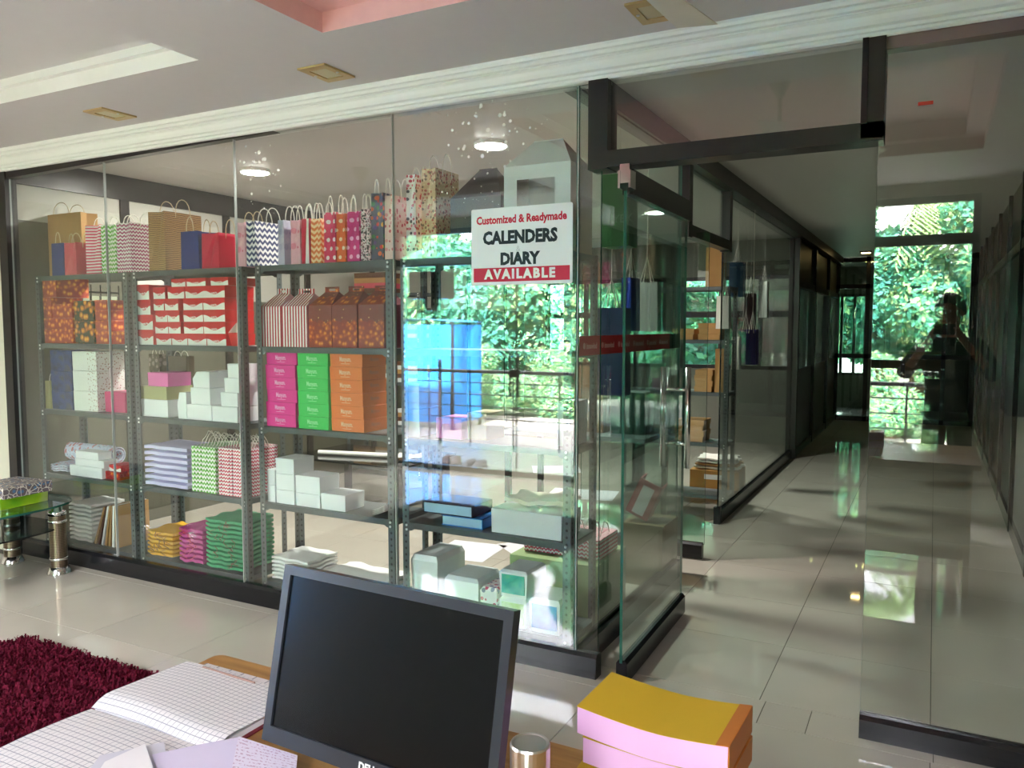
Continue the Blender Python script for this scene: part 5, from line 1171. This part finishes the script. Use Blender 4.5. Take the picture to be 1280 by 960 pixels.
for z in (0.36, 0.51, 0.66, 0.81): MB().tube([(-6, 0, z), (5, 0, z)], 0.007, 6).build('cross_bar', BLACK, ra)
TARP = plain('blue_tarpaulin', srgb(30, 118, 190), 0.5, 0, 0.4, 0.1, 0.3, 2)
ts = thing('tarpaulin_booth', 'booth walled in bright blue tarpaulin beyond the railing', 'booth', (-7.1, -4.3, -0.05))
for x in (-0.75, 0.75):
    for y in (-0.4, 0.4): MB().tube([(x, y, 0), (x, y, 1.62)], 0.03, 8).build('post', ALU, ts)
for nm, fn in (('sheet_wall', lambda u, v: (-0.75 + 1.5 * u, 0.43 + 0.03 * math.sin(u * 14) * (1 - v), 0.1 + 1.48 * v)), ('sheet_wall', lambda u, v: (0.78 + 0.02 * math.sin(u * 9), 0.4 - 0.8 * u, 0.1 + 1.48 * v)), ('sheet_roof', lambda u, v: (-0.8 + 1.6 * u, -0.45 + 0.9 * v, 1.62 + 0.05 * math.sin(math.pi * u)))): MB().grid(fn, 20, 6).build(nm, TARP, ts)
def shoe(label, x, y, rz, mat):
    mb = MB(); n = 12
    def f(u, v):
        w = 0.045 * (0.75 + 0.35 * math.sin(math.pi * (u * 0.85 + 0.1))) * (1 if u < 0.96 else 0.5); hh = 0.085 - 0.05 * min(1, max(0, (u - 0.35) / 0.3)); t = math.pi * v
        return (0.27 * u, w * math.cos(t), hh * math.sin(t) ** 0.8)
    mb.grid(f, n, 8); r = thing('shoe', label, 'shoe', (x, y, -0.012), rz, 'shoes left on the balcony'); mb.build('upper', mat, r, loc=(0, 0, 0.015), smooth=True); MB().box(0, 0.27, -0.045, 0.045, 0, 0.016).build('sole', BLACK, r); return r
SHL = plain('brown_leather', srgb(66, 40, 32), 0.4)
for i in range(2): shoe('brown leather shoe left on the balcony', -4.75 + 0.13 * i, -1.25, 1.2, SHL); shoe('dark shoe left on the balcony beside brown pair', -4.35 + 0.13 * i, -1.15, 1.8, BEZ)
spk = thing('loudspeaker', 'black loudspeaker box fixed to the balcony door transom, seen reflected', 'speaker', (-4.52, YB + 0.16, 1.78))
MB().box(-0.2, 0.2, -0.11, 0.11, 0, 0.27).build('cabinet', BLACK, spk); MB().box(-0.19, 0.19, 0.111, 0.118, 0.01, 0.26).build('grille', BEZ, spk); MB().box(-0.05, 0.02, 0.1185, 0.12, 0.12, 0.2).build('paper_label', WHITE, spk)
MB().box(-0.02, 0.02, -0.2, -0.1, 0.1, 0.36).build('bracket', ALU, spk); MB().hexa([(-0.045, -0.04, -0.12), (0.045, -0.04, -0.12), (0.045, 0.04, -0.12), (-0.045, 0.04, -0.12), (-0.06, -0.05, 0), (0.06, -0.05, 0), (0.06, 0.05, 0), (-0.06, 0.05, 0)]).build('horn', BLACK, spk)
# trees
def leaf_cloud(seed, n, rx, rz, size, cols):
    r = np.random.default_rng(seed)
    # several overlapping clumps make an uneven crown
    k = 9; cc = r.normal(size=(k, 3)) * np.array([rx * 0.42, rx * 0.42, rz * 0.4]); rad = r.uniform(0.35, 0.6, k) * rx
    w = r.integers(0, k, n); d = r.normal(size=(n, 3)); d /= np.linalg.norm(d, axis=1)[:, None]; p = cc[w] + d * (rad[w] * r.uniform(0.55, 1, n) ** 0.4)[:, None] * np.array([1, 1, 0.8])
    a = r.normal(size=(n, 3)); a /= np.linalg.norm(a, axis=1)[:, None]; b = np.cross(a, d); b /= np.maximum(np.linalg.norm(b, axis=1), 1e-3)[:, None]; s = r.uniform(0.6, 1.4, n)[:, None] * size
    V = np.stack([p - a * s, p + b * s * 0.45, p + a * s, p - b * s * 0.45], 1).reshape(-1, 3)
    me = bpy.data.meshes.new('foliage'); me.from_pydata(V.tolist(), [], np.arange(n * 4).reshape(-1, 4).tolist())
    for c in cols: me.materials.append(c)
    me.polygons.foreach_set('material_index', (r.integers(0, len(cols), n)).tolist()); me.update(); return me
def leafm(name, c):
    m, nt, b = newmat(name); b.inputs['Base Color'].default_value = (*c, 1); b.inputs['Roughness'].default_value = 0.55
    tr = nt.nodes.new('ShaderNodeBsdfTranslucent'); tr.inputs[0].default_value = (c[0] * 1.3, c[1] * 1.2, c[2] * 0.8, 1); mx = nt.nodes.new('ShaderNodeMixShader'); mx.inputs[0].default_value = 0.3
    nt.links.new(b.outputs[0], mx.inputs[1]); nt.links.new(tr.outputs[0], mx.inputs[2]); nt.links.new(mx.outputs[0], nt.nodes['Material Output'].inputs[0]); return m
LG = [leafm('leaf_deep', srgb(56, 128, 104)), leafm('leaf_mid', srgb(84, 156, 122)), leafm('leaf_bright', srgb(150, 178, 124)), leafm('leaf_blue', srgb(72, 148, 136))]
CL = [leaf_cloud(1, 24000, 2.0, 2.2, 0.085, [LG[0], LG[1], LG[3]]), leaf_cloud(2, 24000, 1.8, 2.6, 0.08, [LG[1], LG[2], LG[0]]), leaf_cloud(3, 12000, 1.5, 1.2, 0.06, [LG[1], LG[2]])]
BARK = plain('bark', srgb(112, 92, 72), 0.9, 0, 0.2, 0.2, 0.3)
TRUNK = [MB().tube([(0, 0, 0), (0.05, 0.03, 0.35), (-0.05, 0.05, 0.7), (0.02, 0, 1.0)], [0.16, 0.13, 0.11, 0.06], 8).mesh('trunk', BARK)]
rnd = random.Random(8)
TL = ['dense deep green garden tree reflected behind the railing', 'mixed light green garden tree reflected behind the railing', 'low bright green shrub reflected behind the railing']
TL2 = ['dense deep green tree outside the far showroom windows', 'light green tree outside the far showroom windows', 'bright shrub outside the far showroom windows']
def tree(k, x, y, zc, s, far=False, z0=-0.12):
    lab = (TL2 if far else TL)[k]
    t = thing('shrub' if k == 2 else 'garden_tree', lab, 'shrub' if k == 2 else 'tree', (x, y, z0), rnd.uniform(0, 6.28), lab + ' group'); t['group'] = 'far trees' if far else 'garden trees behind the railing'
    f = link('foliage', CL[k], t, (0, 0, zc)); f.scale = (s, s, s); f['kind'] = 'stuff'
    tr = link('trunk', TRUNK[0], t); tr.scale = (1, 1, zc)
for k, x, y, zc, s in ((0, -11.5, -8.5, 2.2, 1.15), (1, -9.6, -8.0, 2.0, 1.0), (0, -8.0, -8.6, 1.7, 1.0), (1, -6.4, -8.2, 1.8, 0.95), (0, -5.0, -9.0, 2.2, 1.0), (0, -12.5, -12, 2.8, 1.3), (1, -9.0, -12.5, 2.6, 1.3), (0, -6.0, -12.5, 2.6, 1.3), (2, -7.6, -6.4, 0.5, 0.55), (2, -9.3, -6.3, 0.5, 0.6), (2, -6.0, -6.5, 0.45, 0.5),
                       (1, -2.4, -9.5, 1.7, 0.9), (0, -0.9, -11.5, 2.2, 1.1), (1, 0.6, -10, 1.5, 0.9), (0, 2.4, -9.5, 2.2, 1.0), (2, -0.6, -6.6, 0.5, 0.5), (2, 0.8, -6.8, 0.5, 0.5), (0, -3.6, -13, 2.8, 1.2), (1, 4.5, -11, 2.8, 1.2)): tree(k, x, y, zc, s)
for k, x, y, zc, s in ((0, -9.0, 17.5, 1.6, 1.2), (1, -6.0, 16.5, 1.4, 1.1), (0, -3.2, 17.0, 1.4, 1.1), (1, -3.4, 21, 2.2, 1.3), (0, -0.5, 22, 2.0, 1.3), (1, 1.5, 21, 1.8, 1.2), (2, -5.0, 14.0, 0.4, 0.7)): tree(k, x, y, zc, s, True)
# coconut palm
pm = thing('coconut_palm', 'coconut palm reflected above the person taking the picture', 'palm', (-0.3, -11.0, -0.12))
MB().tube([(0, 0, 0), (0.15, 0, 1.4), (0.1, 0.05, 2.8), (0.15, 0, 4.1)], [0.2, 0.14, 0.12, 0.11], 10).build('trunk', BARK, pm)
fm = MB(); 
for i in range(22):
    u = (i + 1) / 22; x = 2.2 * u; z = 0.75 * u - 1.5 * u * u; L = 0.55 * math.sin(math.pi * min(0.97, u * 0.9 + 0.1)) + 0.08
    for s in (-1, 1): fm.face([(x, 0, z), (x + 0.06, 0, z), (x + 0.25, s * L * 0.75, z - L * 0.55), (x + 0.20, s * L * 0.8, z - L * 0.6)])
fm.tube([(2.2 * q / 10, 0, 0.75 * q / 10 - 1.5 * (q / 10) ** 2) for q in range(11)], 0.02, 4)
FRO = fm.mesh('frond', LG[2])
for i in range(13): link('frond', FRO, pm, (0.15, 0, 4.1 + 0.1 * (i % 3)), (0, math.radians(-25 + 22 * (i % 4)), i * 2.4))

# ------------------------------------------------------------------ the person taking the picture
SKIN = plain('skin', srgb(150, 106, 82), 0.5, 0, 0.3, 0.04); SHIRT = plain('dark_shirt_cloth', srgb(34, 40, 50), 0.85, 0, 0.15, 0.15, 0.1); TROU = plain('charcoal_trouser_cloth', srgb(30, 32, 38), 0.9, 0, 0.15); HAIR = plain('black_hair', srgb(14, 12, 12), 0.5)
PX, PY = 0.10, -0.36
pr = thing('person', 'person in dark shirt holding up a phone behind the desk, seen reflected', 'person', (PX, PY, 0), math.radians(22))
def skin(name, chain, mat, parent, root=0, sub=2):
    V = [c[0] for c in chain['v']]; R = [c[1] for c in chain['v']]
    me = bpy.data.meshes.new(name); me.from_pydata(V, chain['e'], []); me.materials.append(mat); o = link(name, me, parent)
    md = o.modifiers.new('skin', 'SKIN'); md.use_smooth_shade = True
    lay = me.skin_vertices[0] if me.skin_vertices else None
    if lay is None: raise RuntimeError('no skin layer')
    for i, r in enumerate(R): lay.data[i].radius = r if isinstance(r, tuple) else (r, r)
    lay.data[root].use_root = True
    s = o.modifiers.new('sub', 'SUBSURF'); s.levels = 1; s.render_levels = sub
    return o
def skin_obj(name, v, e, mat, parent, root=0):
    import bmesh
    me = bpy.data.meshes.new(name); bm = bmesh.new(); lay = bm.verts.layers.skin.new('skin')
    vs = [bm.verts.new(p) for p, r in v]
    for bv, (p, r) in zip(vs, v): bv[lay].radius = r if isinstance(r, tuple) else (r, r)
    vs[root][lay].use_root = True
    for a, b in e: bm.edges.new((vs[a], vs[b]))
    bm.to_mesh(me); bm.free(); me.materials.append(mat); o = link(name, me, parent)
    md = o.modifiers.new('skin', 'SKIN'); md.use_smooth_shade = True; s = o.modifiers.new('sub', 'SUBSURF'); s.levels = 1; s.render_levels = 2
    return o
# body in the person's own frame: +y is where they face, lens at L
inv = pr.matrix_basis.inverted() if False else (Matrix.Translation((PX, PY, 0)) @ Matrix.Rotation(math.radians(22), 4, 'Z')).inverted()
Lw = inv @ Vector((0, 0, H))
view = (inv.to_3x3() @ Vector(_FW)).normalized(); rightv = (inv.to_3x3() @ Vector(_RT)).normalized(); upv = (inv.to_3x3() @ Vector(_UP)).normalized()
ph = Lw - view * 0.018 + rightv * 0.055 - upv * 0.02        # centre of the phone body: lens sits near its end
hl = ph - rightv * 0.085 - view * 0.022 - upv * 0.035; hr = ph + rightv * 0.085 - view * 0.022 - upv * 0.035
el, er = Vector((-0.33, 0.02, 1.12)), Vector((0.33, 0.03, 1.13)); sl, sr = Vector((-0.185, 0.0, 1.36)), Vector((0.185, 0.0, 1.36))
hx, hy = 0.0, 0.02
v = [((0, 0, 0.92), (0.085, 0.07)), ((0, 0.0, 1.10), (0.085, 0.07)), ((0, 0.0, 1.30), (0.11, 0.08)), ((0, -0.005, 1.42), (0.07, 0.06)), ((hx, 0.0, 1.48), (0.052, 0.055)), ((hx, hy, 1.56), (0.070, 0.085)), ((hx, hy, 1.655), (0.078, 0.095)), ((hx, hy - 0.005, 1.705), (0.05, 0.06)),
     (tuple(sl), 0.055), (tuple(el), 0.040), (tuple(hl - (hl - el).normalized() * 0.05), 0.025), (tuple(hl), (0.03, 0.022)), (tuple(sr), 0.055), (tuple(er), 0.040), (tuple(hr - (hr - er).normalized() * 0.05), 0.025), (tuple(hr), (0.03, 0.022)),
     ((-0.09, 0, 0.82), 0.06), ((-0.10, 0.01, 0.50), 0.05), ((-0.10, -0.01, 0.10), 0.038), ((-0.10, 0.12, 0.035), 0.035), ((0.09, 0, 0.82), 0.06), ((0.10, 0.01, 0.50), 0.05), ((0.10, -0.01, 0.10), 0.038), ((0.10, 0.12, 0.035), 0.035)]
e_ = [(0, 1), (1, 2), (2, 3), (3, 4), (4, 5), (5, 6), (6, 7), (2, 8), (8, 9), (9, 10), (10, 11), (2, 12), (12, 13), (13, 14), (14, 15), (0, 16), (16, 17), (17, 18), (18, 19), (0, 20), (20, 21), (21, 22), (22, 23)]
nb = len(v)
for base, hnd, sgn in ((11, hl, 1), (15, hr, -1)):     # fingers wrap the phone ends, thumb on the near side
    for k, (ln_, dz) in enumerate(((0.055, 0.030), (0.062, 0.013), (0.058, -0.004), (0.046, -0.020))):
        a = hnd + upv * dz + view * 0.012; b_ = a + view * 0.022 + rightv * sgn * 0.008 + upv * 0.012; c = b_ + rightv * sgn * ln_ * 0.4 - view * 0.004
        i0 = len(v); v += [(tuple(a), 0.009), (tuple(b_ - view * 0.012), 0.0085), (tuple(c - view * 0.012), 0.007)]; e_ += [(base, i0), (i0, i0 + 1), (i0 + 1, i0 + 2)]
    a = hnd - view * 0.014 + upv * 0.026; i0 = len(v); v += [(tuple(a), 0.010), (tuple(a + rightv * sgn * 0.022 + upv * 0.016), 0.009), (tuple(a + rightv * sgn * 0.045 + upv * 0.014 + view * 0.006), 0.0075)]; e_ += [(base, i0), (i0, i0 + 1), (i0 + 1, i0 + 2)]
skin_obj('body', v, e_, SKIN, pr)
skin_obj('shirt', [((0, 0, 0.76), (0.185, 0.15)), ((0, 0, 0.95), (0.165, 0.13)), ((0, 0, 1.28), (0.165, 0.118)), ((0, -0.005, 1.395), (0.10, 0.085)), (tuple(sl), 0.072), (tuple(sl.lerp(el, 0.95)), 0.060), (tuple(el.lerp(hl, 0.35)), 0.048), (tuple(sr), 0.072), (tuple(sr.lerp(er, 0.95)), 0.060), (tuple(er.lerp(hr, 0.35)), 0.048)],
         [(0, 1), (1, 2), (2, 3), (2, 4), (4, 5), (5, 6), (2, 7), (7, 8), (8, 9)], SHIRT, pr)
skin_obj('trousers', [((0, 0, 0.90), (0.120, 0.10)), ((-0.085, 0, 0.80), 0.092), ((-0.10, 0.01, 0.50), 0.078), ((-0.10, -0.01, 0.09), 0.062), ((0.085, 0, 0.80), 0.092), ((0.10, 0.01, 0.50), 0.078), ((0.10, -0.01, 0.09), 0.062)], [(0, 1), (1, 2), (2, 3), (0, 4), (4, 5), (5, 6)], TROU, pr)
for s in (-1, 1): skin_obj('shoe', [((s * 0.10, -0.04, 0.045), 0.045), ((s * 0.10, 0.08, 0.040), 0.045), ((s * 0.10, 0.17, 0.03), 0.032)], [(0, 1), (1, 2)], BLACK, pr)
hm = MB()
def hair(u, v_):
    a = 2 * math.pi * u; t = math.pi * (0.02 + 0.55 * v_); front = max(0, math.sin(a)); t = t * (1 - 0.38 * front * v_); w = 1 + 0.05 * math.sin(a * 7) + 0.04 * math.sin(a * 13 + v_ * 9)
    return (hx + 0.098 * math.sin(t) * math.cos(a) * w, hy - 0.008 + 0.118 * math.sin(t) * math.sin(a) * w, 1.615 + 0.125 * math.cos(t) * w)
hm.grid(hair, 28, 8).build('hair', HAIR, pr, smooth=True)
for s in (-1, 1):
    ey = MB().lathe([(0.0, -0.010), (0.010, -0.004), (0.010, 0.004), (0.0, 0.010)], seg=10).build('eye', WHITE, pr, loc=(hx + s * 0.030, hy + 0.079, 1.612), smooth=True); MB().lathe([(0.0, -0.005), (0.0045, -0.002), (0.0045, 0.002), (0.0, 0.005)], seg=8).build('iris', HAIR, ey, loc=(0, 0.0075, 0))
    MB().lathe([(0.0, -0.03), (0.014, -0.02), (0.018, 0.006), (0.008, 0.028), (0, 0.03)], seg=8).build('ear', SKIN, pr, loc=(hx + s * 0.083, hy, 1.60), smooth=True)
MB().hexa([(-0.016, 0.088, 1.562), (0.016, 0.088, 1.562), (0.012, 0.07, 1.562), (-0.012, 0.07, 1.562), (-0.006, 0.088, 1.61), (0.006, 0.088, 1.61), (0.006, 0.07, 1.61), (-0.006, 0.07, 1.61)]).build('nose', SKIN, pr, loc=(hx, hy + 0.018, 0), smooth=True)
MB().box(-0.022, 0.022, 0.088, 0.098, 1.535, 1.543).build('mouth', plain('lips', srgb(130, 72, 66), 0.5), pr, loc=(hx, hy, 0))
# phone
Mw = (Matrix.Translation((PX, PY, 0)) @ Matrix.Rotation(math.radians(22), 4, 'Z'))
pc_ = Mw @ ph
pho = thing('mobile_phone', 'dark mobile phone held sideways in both hands, seen reflected', 'phone', tuple(pc_))
Rm = Matrix((_RT, tuple(-Vector(_FW)), _UP)).transposed().to_4x4(); pho.rotation_euler = Rm.to_euler()
MB().prism(rr(-0.074, 0.074, -0.036, 0.036, 0.01), -0.004, 0.004, 'y').build('case', BLACK, pho); MB().box(-0.07, 0.07, 0.0041, 0.0046, -0.032, 0.032).build('screen', SCR, pho)
MB().box(-0.070, -0.042, -0.006, -0.0041, 0.004, 0.032).build('camera_island', BEZ, pho)
